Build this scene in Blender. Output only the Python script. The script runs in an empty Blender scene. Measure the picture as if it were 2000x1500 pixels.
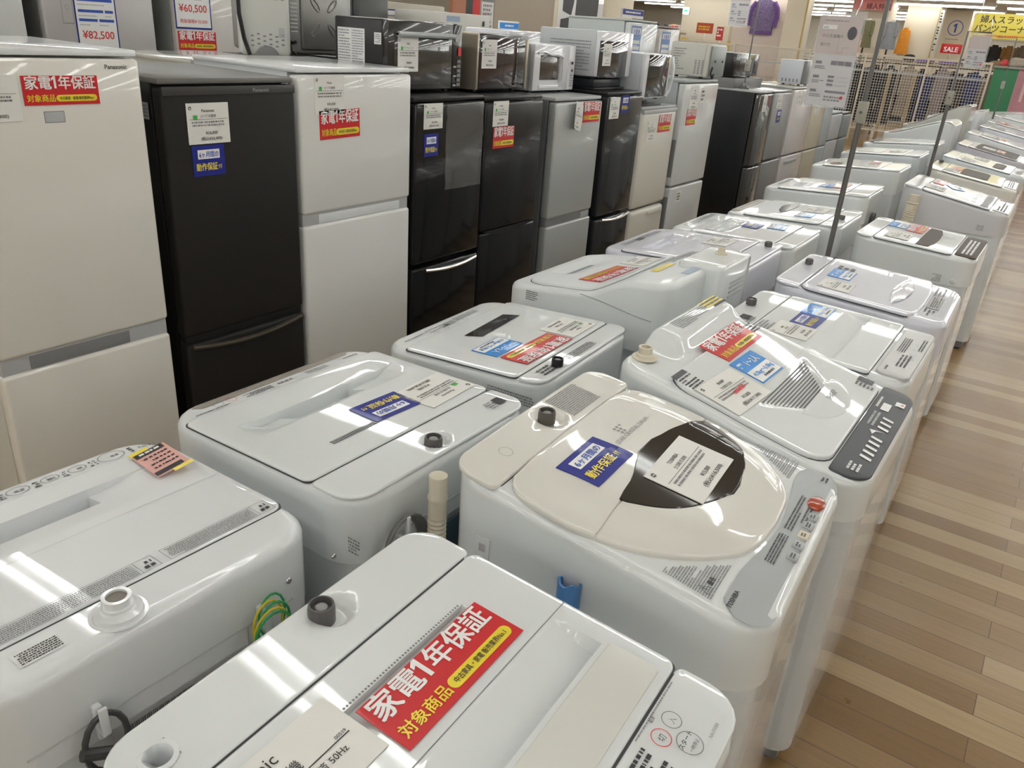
import bpy, bmesh, math, random
import numpy as np
from math import sin, cos, pi, sqrt, radians as rad
from mathutils import Vector, Matrix

random.seed(7)
C = bpy.context.scene
COL = C.collection

# ------------------------------------------------------------------ camera, world, exposure
H = 1.65
FPX = 1542.76
YAW, PIT, ROL = 0.577816, 0.424326, -0.0751682
def _cam_axes():
    cy, sy, cp, sp, cr, sr = cos(YAW), sin(YAW), cos(PIT), sin(PIT), cos(ROL), sin(ROL)
    f = Vector((-sy * cp, cy * cp, -sp)); rt = Vector((cy, sy, 0)); dn = f.cross(rt)
    return cr * rt + sr * dn, -sr * rt + cr * dn, f
_r, _d, _f = _cam_axes()
cam_data = bpy.data.cameras.new('camera')
cam = bpy.data.objects.new('camera', cam_data); COL.objects.link(cam)
_m = Matrix.Identity(4)
for i in range(3):
    _m[i][0] = _r[i]; _m[i][1] = -_d[i]; _m[i][2] = -_f[i]
_m.translation = (0, 0, H)
cam.matrix_world = _m
cam_data.sensor_width = 36; cam_data.lens = FPX / 2000 * 36
cam_data.clip_start = .02; cam_data.clip_end = 120
C.camera = cam
W = bpy.data.worlds.new('world'); C.world = W; W.use_nodes = True
W.node_tree.nodes['Background'].inputs[0].default_value = (.9, .92, 1, 1)
W.node_tree.nodes['Background'].inputs[1].default_value = .25
C.view_settings.view_transform = 'Standard'; C.view_settings.look = 'None'
C.view_settings.exposure = 0.06; C.view_settings.gamma = 1; C.view_settings.use_curve_mapping = False
TUBE_STRENGTH = 13.0
CEIL = 2.9

# ------------------------------------------------------------------ materials
def mat(name, col, rough=.5, metal=0, coat=0, alpha=1, trans=0, emit=None, es=0, bump=0, bscale=60, var=0, vscale=8, ior=1.45, spec=.5):
    m = bpy.data.materials.new(name); m.use_nodes = True
    nt = m.node_tree; b = nt.nodes['Principled BSDF']
    b.inputs['Base Color'].default_value = (*col, 1)
    b.inputs['Roughness'].default_value = rough; b.inputs['Metallic'].default_value = metal
    b.inputs['Coat Weight'].default_value = coat; b.inputs['Coat Roughness'].default_value = .025
    b.inputs['Alpha'].default_value = alpha; b.inputs['Transmission Weight'].default_value = trans
    b.inputs['IOR'].default_value = ior; b.inputs['Specular IOR Level'].default_value = spec
    if emit:
        b.inputs['Emission Color'].default_value = (*emit, 1); b.inputs['Emission Strength'].default_value = es
    if bump or var:
        tc = nt.nodes.new('ShaderNodeTexCoord'); n = nt.nodes.new('ShaderNodeTexNoise')
        nt.links.new(tc.outputs['Object'], n.inputs['Vector'])
        if bump:
            n.inputs['Scale'].default_value = bscale
            bp = nt.nodes.new('ShaderNodeBump'); bp.inputs['Strength'].default_value = bump; bp.inputs['Distance'].default_value = .01
            nt.links.new(n.outputs['Fac'], bp.inputs['Height']); nt.links.new(bp.outputs['Normal'], b.inputs['Normal'])
        if var:
            n2 = nt.nodes.new('ShaderNodeTexNoise'); n2.inputs['Scale'].default_value = vscale
            nt.links.new(tc.outputs['Object'], n2.inputs['Vector'])
            mx = nt.nodes.new('ShaderNodeMix'); mx.data_type = 'RGBA'
            mx.inputs[6].default_value = (*[max(0, c * (1 - var)) for c in col], 1); mx.inputs[7].default_value = (*[min(1, c * (1 + var)) for c in col], 1)
            nt.links.new(n2.outputs['Fac'], mx.inputs[0]); nt.links.new(mx.outputs[2], b.inputs['Base Color'])
    return m
K = {}
def M(k, *a, **kw):
    if k not in K: K[k] = mat(k, *a, **kw)
    return K[k]
WHITE = M('glossy_white_plastic', (.71, .74, .75), .35, coat=.8)
WHITE2 = M('white_plastic', (.73, .75, .77), .38, coat=.7)
LAV = M('lavender_white_plastic', (.68, .69, .77), .35, coat=.8)
IVORY = M('ivory_plastic', (.72, .705, .655), .3, coat=.9)
STEEL = M('painted_white_steel', (.60, .63, .65), .25, coat=1)
GREYW = M('warm_grey_steel', (.50, .50, .46), .2, coat=.5)
SEAM = M('dark_gap', (.06, .065, .07), .7)
LGREY = M('light_grey_plastic', (.45, .46, .47), .35)
MGREY = M('mid_grey_plastic', (.22, .22, .23), .4)
DGREY = M('dark_grey_plastic', (.055, .055, .058), .35); CAP = M('cap_taupe_grey', (.10, .095, .095), .35)
BLACK = M('black_plastic', (.012, .012, .013), .3)
BLKGLOSS = M('black_gloss', (.010, .010, .011), .12, coat=.3, spec=.35)
SILVER = M('silver_panel', (.40, .42, .43), .42, metal=.2)
CHROME = M('chrome', (.75, .75, .76), .15, metal=1)
TAUPE = M('taupe_panel', (.36, .33, .29), .35, metal=.2)
DARKPANEL = M('dark_slate_panel', (.075, .08, .09), .4, spec=.3)
BROWN = M('brown_smoked_panel', (.085, .068, .055), .45, spec=.08)
SMOKE = M('smoked_window', (.045, .038, .032), .06, spec=.35)
PAPER = M('paper_white', (.78, .77, .74), .55)
PAPERG = M('sheet_white', (.74, .74, .74), .3, coat=.4)
RED = M('sticker_red', (.62, .03, .035), .35, coat=.12, spec=.3)
BLUE = M('sticker_navy', (.018, .026, .26), .4, coat=.08, spec=.25)
SKY = M('sticker_sky_blue', (.03, .26, .72), .35, coat=.15, spec=.3)
YEL = M('sticker_yellow', (.86, .70, .05), .25, coat=.3)
INK = M('ink_black', (.03, .03, .035), .5)
INKG = M('ink_grey', (.22, .22, .23), .5)
TWHITE = M('lettering_white', (.85, .85, .85), .4)
GREEN = M('tag_green', (.06, .45, .08), .5)
INKR = M('ink_red', (.7, .04, .05), .5)
INKB = M('ink_blue', (.04, .1, .5), .5)
TUBE = M('lamp_tube', (1, 1, 1), .5, emit=(.98, 1, .97), es=TUBE_STRENGTH)
CREAM = M('cream_plastic', (.68, .62, .50), .4)
PINK = M('note_pink', (.75, .42, .38), .6)
CLIPB = M('clip_blue', (.10, .28, .62), .4)

# ------------------------------------------------------------------ mesh builder
class MB:
    def __init__(s): s.v = []; s.f = []; s.m = []; s.mats = []; s.calls = []
    def mi(s, m):
        if m not in s.mats: s.mats.append(m)
        return s.mats.index(m)
    def add(s, vs, fs, m, mp=None):
        o = len(s.v); k = s.mi(m); s.calls.append((o, len(s.f)))
        s.v += [tuple(mp(*p)) for p in vs] if mp else [tuple(p) for p in vs]
        for f in fs: s.f.append([i + o for i in f]); s.m.append(k)
        return s
    def box(s, x0, x1, y0, y1, z0, z1, m, bev=0, seg=2, mp=None):
        bm = bmesh.new(); bmesh.ops.create_cube(bm, size=1)
        for v in bm.verts: v.co = ((x0 + x1) / 2 + v.co.x * (x1 - x0), (y0 + y1) / 2 + v.co.y * (y1 - y0), (z0 + z1) / 2 + v.co.z * (z1 - z0))
        if bev: bmesh.ops.bevel(bm, geom=bm.edges[:], offset=bev, segments=seg, profile=.5, affect='EDGES')
        bm.verts.index_update()
        s.add([v.co[:] for v in bm.verts], [[v.index for v in f.verts] for f in bm.faces], m, mp); bm.free(); return s
    def prism(s, pts, a0, a1, m, axis='z', bev=0, mp=None):
        # pts 2-D outline; extruded along axis
        n = len(pts)
        def P(p, a): return {'z': (p[0], p[1], a), 'y': (p[0], a, p[1]), 'x': (a, p[0], p[1])}[axis]
        bm = bmesh.new()
        A = [bm.verts.new(P(p, a0)) for p in pts]; B = [bm.verts.new(P(p, a1)) for p in pts]
        bm.faces.new(A[::-1]); bm.faces.new(B)
        for i in range(n): bm.faces.new((A[i], A[(i + 1) % n], B[(i + 1) % n], B[i]))
        bmesh.ops.recalc_face_normals(bm, faces=bm.faces[:])
        if bev: bmesh.ops.bevel(bm, geom=[e for e in bm.edges], offset=bev, segments=2, profile=.5, affect='EDGES')
        bm.verts.index_update()
        s.add([v.co[:] for v in bm.verts], [[v.index for v in f.verts] for f in bm.faces], m, mp); bm.free(); return s
    def tube(s, path, r, m, n=8, closed=False, mp=None):
        path = [Vector(p) for p in path]; L = len(path); vs = []; fs = []
        up = Vector((0, 0, 1)); prev = None
        for i, p in enumerate(path):
            a = path[(i - 1) % L] if (closed or i > 0) else p; b = path[(i + 1) % L] if (closed or i < L - 1) else p
            t = (b - a).normalized()
            if prev is None:
                q = t.cross(up); q = t.cross(Vector((1, 0, 0))) if q.length < .05 else q
            else: q = prev - t * prev.dot(t)
            q.normalize(); prev = q; w = t.cross(q)
            rr = r[i] if isinstance(r, (list, tuple)) else r
            for k in range(n):
                a_ = 2 * pi * k / n; vs.append(p + q * (cos(a_) * rr) + w * (sin(a_) * rr))
        for i in range(L if closed else L - 1):
            for k in range(n):
                j = (i + 1) % L
                fs.append([i * n + k, i * n + (k + 1) % n, j * n + (k + 1) % n, j * n + k])
        if not closed: fs.append([k for k in range(n)][::-1]); fs.append([(L - 1) * n + k for k in range(n)])
        s.add([v[:] for v in vs], fs, m, mp); return s
    def lathe(s, prof, c, m, n=20, axis='z', mp=None, sx=1, sy=1, caps=True):
        vs = []; fs = []
        for r, z in prof:
            for k in range(n):
                a = 2 * pi * k / n; q = (r * cos(a) * sx, r * sin(a) * sy)
                vs.append({'z': (c[0] + q[0], c[1] + q[1], c[2] + z), 'y': (c[0] + q[0], c[1] + z, c[2] + q[1]), 'x': (c[0] + z, c[1] + q[0], c[2] + q[1])}[axis])
        for i in range(len(prof) - 1):
            for k in range(n): fs.append([i * n + k, i * n + (k + 1) % n, (i + 1) * n + (k + 1) % n, (i + 1) * n + k])
        if caps: fs.append(list(range(n))[::-1]); fs.append([(len(prof) - 1) * n + k for k in range(n)])
        s.add(vs, fs, m, mp); return s
    def surf(s, xl, xr, ys, us, zf, t, m, fil=.004, mp=None, ring=3, ab=None):
        vs = []; fs = []; ny = len(ys); nu = len(us)
        for y in ys:
            a, b = xl(y), xr(y)
            if b - a < .004: a, b = (a + b) / 2 - .002, (a + b) / 2 + .002
            for u in us:
                x = min(max(ab[0] + (ab[1] - ab[0]) * u, a), b) if ab else a + (b - a) * u
                vs.append((x, y, zf(x, y)))
        for j in range(ny - 1):
            for i in range(nu - 1): fs.append([j * nu + i, j * nu + i + 1, (j + 1) * nu + i + 1, (j + 1) * nu + i])
        loop = [i for i in range(nu)] + [j * nu + nu - 1 for j in range(1, ny)] + [(ny - 1) * nu + i for i in range(nu - 2, -1, -1)] + [j * nu for j in range(ny - 2, 0, -1)]
        P = [Vector(vs[i]) for i in loop]; n = len(P); prev = loop
        nor = []
        for i in range(n):
            k1 = k2 = 1
            while k1 < n // 2 and (P[(i - k1) % n] - P[i]).length < 1e-6: k1 += 1
            while k2 < n // 2 and (P[(i + k2) % n] - P[i]).length < 1e-6: k2 += 1
            a, b = P[(i - k1) % n], P[(i + k2) % n]; d = Vector((b.x - a.x, b.y - a.y))
            nn = Vector((d.y, -d.x)); nor.append(nn.normalized() if nn.length > 1e-9 else Vector((0, 0)))
        steps = [(fil * sin(pi / 2 * k / ring), fil * (1 - cos(pi / 2 * k / ring))) for k in range(1, ring + 1)]
        if callable(t): last = [(fil, None)]
        else: last = [(fil, t)]
        for o, dz in steps + last:
            base = len(vs)
            for i in range(n):
                z = P[i].z - dz if dz is not None else t(P[i].x, P[i].y)
                vs.append((P[i].x + nor[i].x * o, P[i].y + nor[i].y * o, z))
            cur = [base + i for i in range(n)]
            for i in range(n): fs.append([prev[i], cur[i], cur[(i + 1) % n], prev[(i + 1) % n]])
            prev = cur
        if not callable(t) or max(vs[i][2] for i in prev) - min(vs[i][2] for i in prev) < 1e-6: fs.append(prev[::-1])
        s.add(vs, fs, m, mp); return s
    def text(s, st, x, y, size, m, h=0, mp=None, bold=0, align='c', sx=1, fit=None):
        vs, fs, w, hh = glyphs(st, bold)
        if fit and w: sx = fit / (w * size)
        k = size
        ox = {'c': -w / 2, 'l': 0, 'r': -w}[align]
        def f(a, b, c): return mp(x + (a + ox) * k * sx, y + b * k, h + c) if mp else (x + (a + ox) * k * sx, y + b * k, h + c)
        s.add(vs, fs, m, f); return s
    def rect(s, x0, x1, y0, y1, m, h=0, mp=None, n=1):
        vs = []; fs = []
        for j in range(2):
            for i in range(n + 1): vs.append((x0 + (x1 - x0) * i / n, y1 if j else y0, h))
        for i in range(n): fs.append([i, i + 1, n + 2 + i, n + 1 + i])
        s.add(vs, fs, m, mp); return s
    def ring(s, cx, cy, r, w, m, h=0, mp=None, n=24, sy=1):
        vs = []; fs = []
        for k in range(n):
            a = 2 * pi * k / n
            vs += [(cx + r * cos(a), cy + r * sin(a) * sy, h), (cx + (r - w) * cos(a), cy + (r - w) * sin(a) * sy, h)]
        for k in range(n): j = (k + 1) % n; fs.append([2 * k, 2 * j, 2 * j + 1, 2 * k + 1])
        s.add(vs, fs, m, mp); return s
    def disc(s, cx, cy, r, m, h=0, mp=None, n=24, sx=1, sy=1):
        s.add([(cx + r * sx * cos(2 * pi * k / n), cy + r * sy * sin(2 * pi * k / n), h) for k in range(n)], [list(range(n))], m, mp); return s
    def poly(s, pts, m, h=0, mp=None):
        s.add([(p[0], p[1], h) for p in pts], [list(range(len(pts)))], m, mp); return s
    def scrib(s, x0, x1, y0, y1, rows, m, h=0, mp=None, seed=1, fill=.8, dens=.55):
        # rows of tiny unreadable print
        rnd = random.Random(seed); rh = (y1 - y0) / rows
        for j in range(rows):
            yy = y1 - rh * (j + 1) + rh * .25; x = x0; end = x1 if rnd.random() < fill else x0 + (x1 - x0) * rnd.uniform(.4, .9)
            ch = rh * dens
            while x < end - ch * .5:
                w = ch * rnd.uniform(.35, 1.6)
                if x + w > end: break
                s.rect(x, x + w, yy, yy + ch, m, h, mp); x += w + ch * rnd.uniform(.2, .6)
        return s
    def pieces(s):
        n = len(s.calls); P = np.array(s.v); ends = [c[0] for c in s.calls[1:]] + [len(s.v)]; fe = [c[1] for c in s.calls[1:]] + [len(s.f)]
        keep = [i for i in range(n) if ends[i] > s.calls[i][0]]
        lo = np.array([P[s.calls[i][0]:ends[i]].min(0) for i in keep]); hi = np.array([P[s.calls[i][0]:ends[i]].max(0) for i in keep]); sz = (hi - lo).max(1)
        g = np.maximum(0, np.maximum(lo[:, None] - hi[None], lo[None] - hi[:, None])); near = np.sqrt((g ** 2).sum(2)) <= np.maximum(.014, .3 * np.maximum(sz[:, None], sz[None]))
        lab = -np.ones(len(keep), int); c = 0
        for i in range(len(keep)):
            if lab[i] >= 0: continue
            st = [i]; lab[i] = c
            while st:
                j = st.pop()
                for q in np.nonzero(near[j] & (lab < 0))[0]: lab[q] = c; st.append(q)
            c += 1
        out = []
        for k in range(c):
            b = MB(); b.mats = list(s.mats)
            for i, L in zip(keep, lab):
                if L != k: continue
                a, f0 = s.calls[i]; o = len(b.v); b.v += s.v[a:ends[i]]
                b.f += [[x - a + o for x in f] for f in s.f[f0:fe[i]]]; b.m += s.m[f0:fe[i]]
            used = sorted(set(b.m)); b.mats = [s.mats[u] for u in used]; b.m = [used.index(x) for x in b.m]
            out.append(b)
        return out
    def obj(s, name, parent=None, smooth=True, ang=32):
        if not smooth and parent and (name.endswith('_print') or name in ('keypad', 'brand_mark', 'small_label', 'caution_label', 'lid_vent_holes', 'vent_holes')):
            q = s.pieces()
            if len(q) > 1: return [b.obj_(name, parent, smooth, ang) for b in q][0]
        return s.obj_(name, parent, smooth, ang)
    def obj_(s, name, parent=None, smooth=True, ang=32):
        me = bpy.data.meshes.new(name); me.from_pydata(s.v, [], s.f)
        for m in s.mats: me.materials.append(m)
        me.polygons.foreach_set('material_index', s.m)
        me.validate()
        if smooth:
            me.shade_smooth(); me.set_sharp_from_angle(angle=rad(ang))
        me.update()
        o = bpy.data.objects.new(name, me); COL.objects.link(o)
        if parent: o.parent = parent
        return o

_G = {}
def glyphs(st, bold=0):
    k = (st, bold)
    if k in _G: return _G[k]
    cu = bpy.data.curves.new('t', 'FONT'); cu.body = st; cu.size = 1; cu.resolution_u = 2; cu.fill_mode = 'FRONT'
    ob = bpy.data.objects.new('t', cu); me = bpy.data.meshes.new_from_object(ob)
    vs = [v.co[:] for v in me.vertices]; fs = [list(p.vertices) for p in me.polygons]
    bpy.data.objects.remove(ob); bpy.data.curves.remove(cu); bpy.data.meshes.remove(me)
    if vs:
        x0 = min(v[0] for v in vs); x1 = max(v[0] for v in vs); y0 = min(v[1] for v in vs); y1 = max(v[1] for v in vs)
        vs = [(v[0] - x0, v[1], 0) for v in vs]
        if bold:
            b0 = vs; f0 = fs; vs = []; fs = []
            for q, (dx, dy) in enumerate(((-1, -1), (1, -1), (-1, 1), (1, 1), (0, 0))):
                o = len(vs); vs += [(v[0] + dx * bold * .8, v[1] + dy * bold * .5, q * 4e-5) for v in b0]; fs += [[i + o for i in f] for f in f0]
        r = (vs, fs, x1 - x0, y1 - y0)
    else: r = ([], [], 0, 0)
    _G[k] = r; return r

def empty(name, loc=(0, 0, 0), rz=0, parent=None):
    o = bpy.data.objects.new(name, None); COL.objects.link(o); o.location = loc; o.rotation_euler = (0, 0, rz); o.empty_display_size = .1
    if parent: o.parent = parent
    return o
def tag(o, label=None, cat=None, group=None, kind=None):
    if label: o['label'] = label
    if cat: o['category'] = cat
    if group: o['group'] = group
    if kind: o['kind'] = kind
    return o
def rrx(x0, x1, y0, y1, r):
    rf, rb = r if isinstance(r, tuple) else (r, r)
    def ins(y):
        r, d = (rf, y - y0) if y - y0 < y1 - y else (rb, y1 - y)
        return 0 if d >= r else r - sqrt(max(0, r * r - (r - d) ** 2))
    return (lambda y: x0 + ins(y)), (lambda y: x1 - ins(y))
def lin(a, b, n): return [a + (b - a) * i / n for i in range(n + 1)]
def yss(y0, y1, r, n=12, extra=()):
    rf, rb = r if isinstance(r, tuple) else (r, r)
    q = [y0 + rf * (1 - cos(pi / 2 * k / 5)) for k in range(6)] + [y1 - rb * (1 - cos(pi / 2 * k / 5)) for k in range(6)]
    q += [y for y in lin(y0 + rf, y1 - rb, n)] + [e for e in extra if y0 < e < y1]
    q = sorted(q); o = [q[0]]
    for a in q[1:]:
        if a - o[-1] > 1e-4: o.append(a)
    return o
def uss(x0, x1, n=14, extra=()):
    q = sorted(lin(0, 1, n) + [(e - x0) / (x1 - x0) for e in extra if x0 < e < x1]); o = [q[0]]
    for a in q[1:]:
        if a - o[-1] > 1e-3: o.append(a)
    return o
def sm(a, b, t):
    t = max(0, min(1, (t - a) / (b - a))); return t * t * (3 - 2 * t)
def interp(tab):
    def f(y):
        if y <= tab[0][0]: return tab[0][1]
        for (a, b), (c, d) in zip(tab, tab[1:]):
            if y <= c: return b + (d - b) * (y - a) / (c - a)
        return tab[-1][1]
    return f

def cinterp(tab):
    n = len(tab); X = [p[0] for p in tab]; Y = [p[1] for p in tab]
    d = [(Y[i + 1] - Y[i]) / (X[i + 1] - X[i]) for i in range(n - 1)]
    m = [d[0]] + [0 if d[i - 1] * d[i] <= 0 else 2 * d[i - 1] * d[i] / (d[i - 1] + d[i]) for i in range(1, n - 1)] + [d[-1]]
    def f(x):
        if x <= X[0]: return Y[0]
        for i in range(n - 1):
            if x <= X[i + 1]:
                h = X[i + 1] - X[i]; t = (x - X[i]) / h
                return Y[i] * (1 + 2 * t) * (1 - t) ** 2 + m[i] * h * t * (1 - t) ** 2 + Y[i + 1] * t * t * (3 - 2 * t) + m[i + 1] * h * t * t * (t - 1)
        return Y[-1]
    return f
# ------------------------------------------------------------------ stickers (u to the right, v up on the sticker)
def place(surfmap, x, y, ang=0):
    c, s = cos(ang), sin(ang)
    def mp(u, v, h): return surfmap(x + c * u - s * v, y + s * u + c * v, h)
    return mp
def sheet(b, mp, w, h, m, t=.0012, n=6, curl=None):
    # thin card with real thickness following the surface
    cv = curl or (lambda u, v: 0)
    vs = []; fs = []
    for L in (0, 1):
        for j in range(n + 1):
            for i in range(n + 1):
                u = -w / 2 + w * i / n; v = -h / 2 + h * j / n; vs.append((u, v, (.0007 + t if L else .0007) + cv(u, v)))
    N = (n + 1) ** 2
    for j in range(n):
        for i in range(n):
            a = j * (n + 1) + i; fs.append([N + a, N + a + 1, N + a + n + 2, N + a + n + 1]); fs.append([a, a + n + 1, a + n + 2, a + 1])
    for i in range(n):
        fs.append([i, i + 1, N + i + 1, N + i]); a = n * (n + 1) + i; fs.append([a + 1, a, N + a, N + a + 1])
        a = i * (n + 1); fs.append([a + n + 1, a, N + a, N + a + n + 1]); a = i * (n + 1) + n; fs.append([a, a + n + 1, N + a + n + 1, N + a])
    b.add(vs, fs, m, mp)
HT = .0027
def one(b, x, y, h, m, lift, mp, w):
    b.poly([(x, y), (x + w * .42, y), (x + w * .42, y + h), (x + w * .08, y + h), (x - w * .40, y + h * .82), (x - w * .40, y + h * .62), (x, y + h * .74)], m, lift, mp)
def red_sticker(parent, sf, x, y, w=.245, ang=0, ratio=2.9, small=True, vertical=False):
    b = MB(); mp = place(sf, x, y, ang); h = w / ratio
    sheet(b, mp, w, h, RED)
    b.text('家電', -w * .295, h * .08, h * .50, TWHITE, HT, mp, .028, fit=w * .33); one(b, -w * .094, h * .07, h * .42, TWHITE, HT, mp, w * .07); b.text('年保証', w * .215, h * .08, h * .50, TWHITE, HT, mp, .028, fit=w * .49)
    b.text('対象商品', -w * .28, -h * .36, h * .27, YEL, HT, mp, .02, fit=w * .36)
    pw, ph = w * .235, h * .115; cx, cy = w * .19, -h * .27
    pts = [(cx + pw + ph * cos(a), cy + ph * sin(a)) for a in lin(-pi / 2, pi / 2, 8)] + [(cx - pw + ph * cos(a), cy + ph * sin(a)) for a in lin(pi / 2, 3 * pi / 2, 8)]
    b.poly(pts, YEL, HT - .0004, mp)
    if small: b.text('中古家具・家電 販売業界No.1', cx, cy - h * .05, h * .125, INK, HT + .0004, mp, .012, fit=w * .46)
    return b.obj('warranty_sticker', parent, smooth=False)
def blue_sticker(parent, sf, x, y, w=.145, ang=0, ratio=1.65):
    b = MB(); mp = place(sf, x, y, ang); h = w / ratio
    sheet(b, mp, w, h, BLUE)
    b.rect(-w * .34, w * .34, h * .06, h * .36, TWHITE, HT - .0004, mp)
    b.text('6ヶ月間の', 0, h * .12, h * .22, INKB, HT + .0004, mp, .02, fit=w * .6)
    b.text('動作保証', -w * .08, -h * .30, h * .27, YEL, HT, mp, .02, fit=w * .66); b.text('付', w * .33, -h * .28, h * .16, YEL, HT, mp, .01)
    return b.obj('guarantee_sticker', parent, smooth=False)
def sky_sticker(parent, sf, x, y, w=.14, ang=0, ratio=1.55):
    b = MB(); mp = place(sf, x, y, ang); h = w / ratio
    sheet(b, mp, w, h, SKY)
    b.rect(-w * .48, w * .48, -h * .46, 0, TWHITE, HT - .0004, mp)
    b.text('1〜2人', w * .1, h * .12, h * .3, TWHITE, HT, mp, .02, fit=w * .5); b.scrib(-w * .42, -w * .25, h * .12, h * .38, 2, TWHITE, HT, mp, 3)
    b.text('4.0kg〜5.0kg', 0, -h * .25, h * .2, SKY, HT + .0004, mp, .02, fit=w * .82); b.scrib(-w * .2, w * .3, -h * .42, -h * .3, 1, INK, HT + .0004, mp, 5)
    return b.obj('capacity_sticker', parent, smooth=False)
def price_card(parent, sf, x, y, w=.2, h=.12, ang=0, brand='', kind='全自動洗濯機', p1='¥15,000', p2='(税込¥16,500)', green=True, seed=1, curl=None, lined=True):
    b = MB(); mp0 = place(sf, x, y, ang)
    mp = (lambda u, v, z: mp0(u, v, z + curl(u, v))) if curl else mp0
    sheet(b, mp, w, h, PAPER, n=8)
    t = min(h, w * .8)
    b.ring(-w * .42, h * .38, t * .045, t * .012, INK, HT, mp, 14); b.scrib(-w * .45, -w * .39, h * .34, h * .42, 2, INK, HT, mp, seed)
    if brand: b.text(brand, 0, h * .28, t * .10, INK, HT, mp, .005)
    else: b.scrib(-w * .08, w * .08, h * .25, h * .33, 1, INK, HT, mp, seed + 2)
    b.text(kind, 0, h * .15, t * .085, INK, HT, mp)
    b.rect(-w * .45, w * .45, h * .10, h * .108, INK, HT, mp, 6)
    if green: b.rect(-w * .36, -w * .26, h * .11, h * .21, GREEN, HT, mp)
    b.scrib(-w * .4, w * .4, -h * .08, h * .07, 2, INKG, HT, mp, seed + 5)
    if lined: b.text(p1, w * .05, -h * .27, t * .11, INK, HT, mp, .006)
    b.text(p2, w * .04, -h * .41, t * .105, INK, HT, mp, .006, fit=w * .5)
    return b.obj('price_card', parent, smooth=False)

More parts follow.
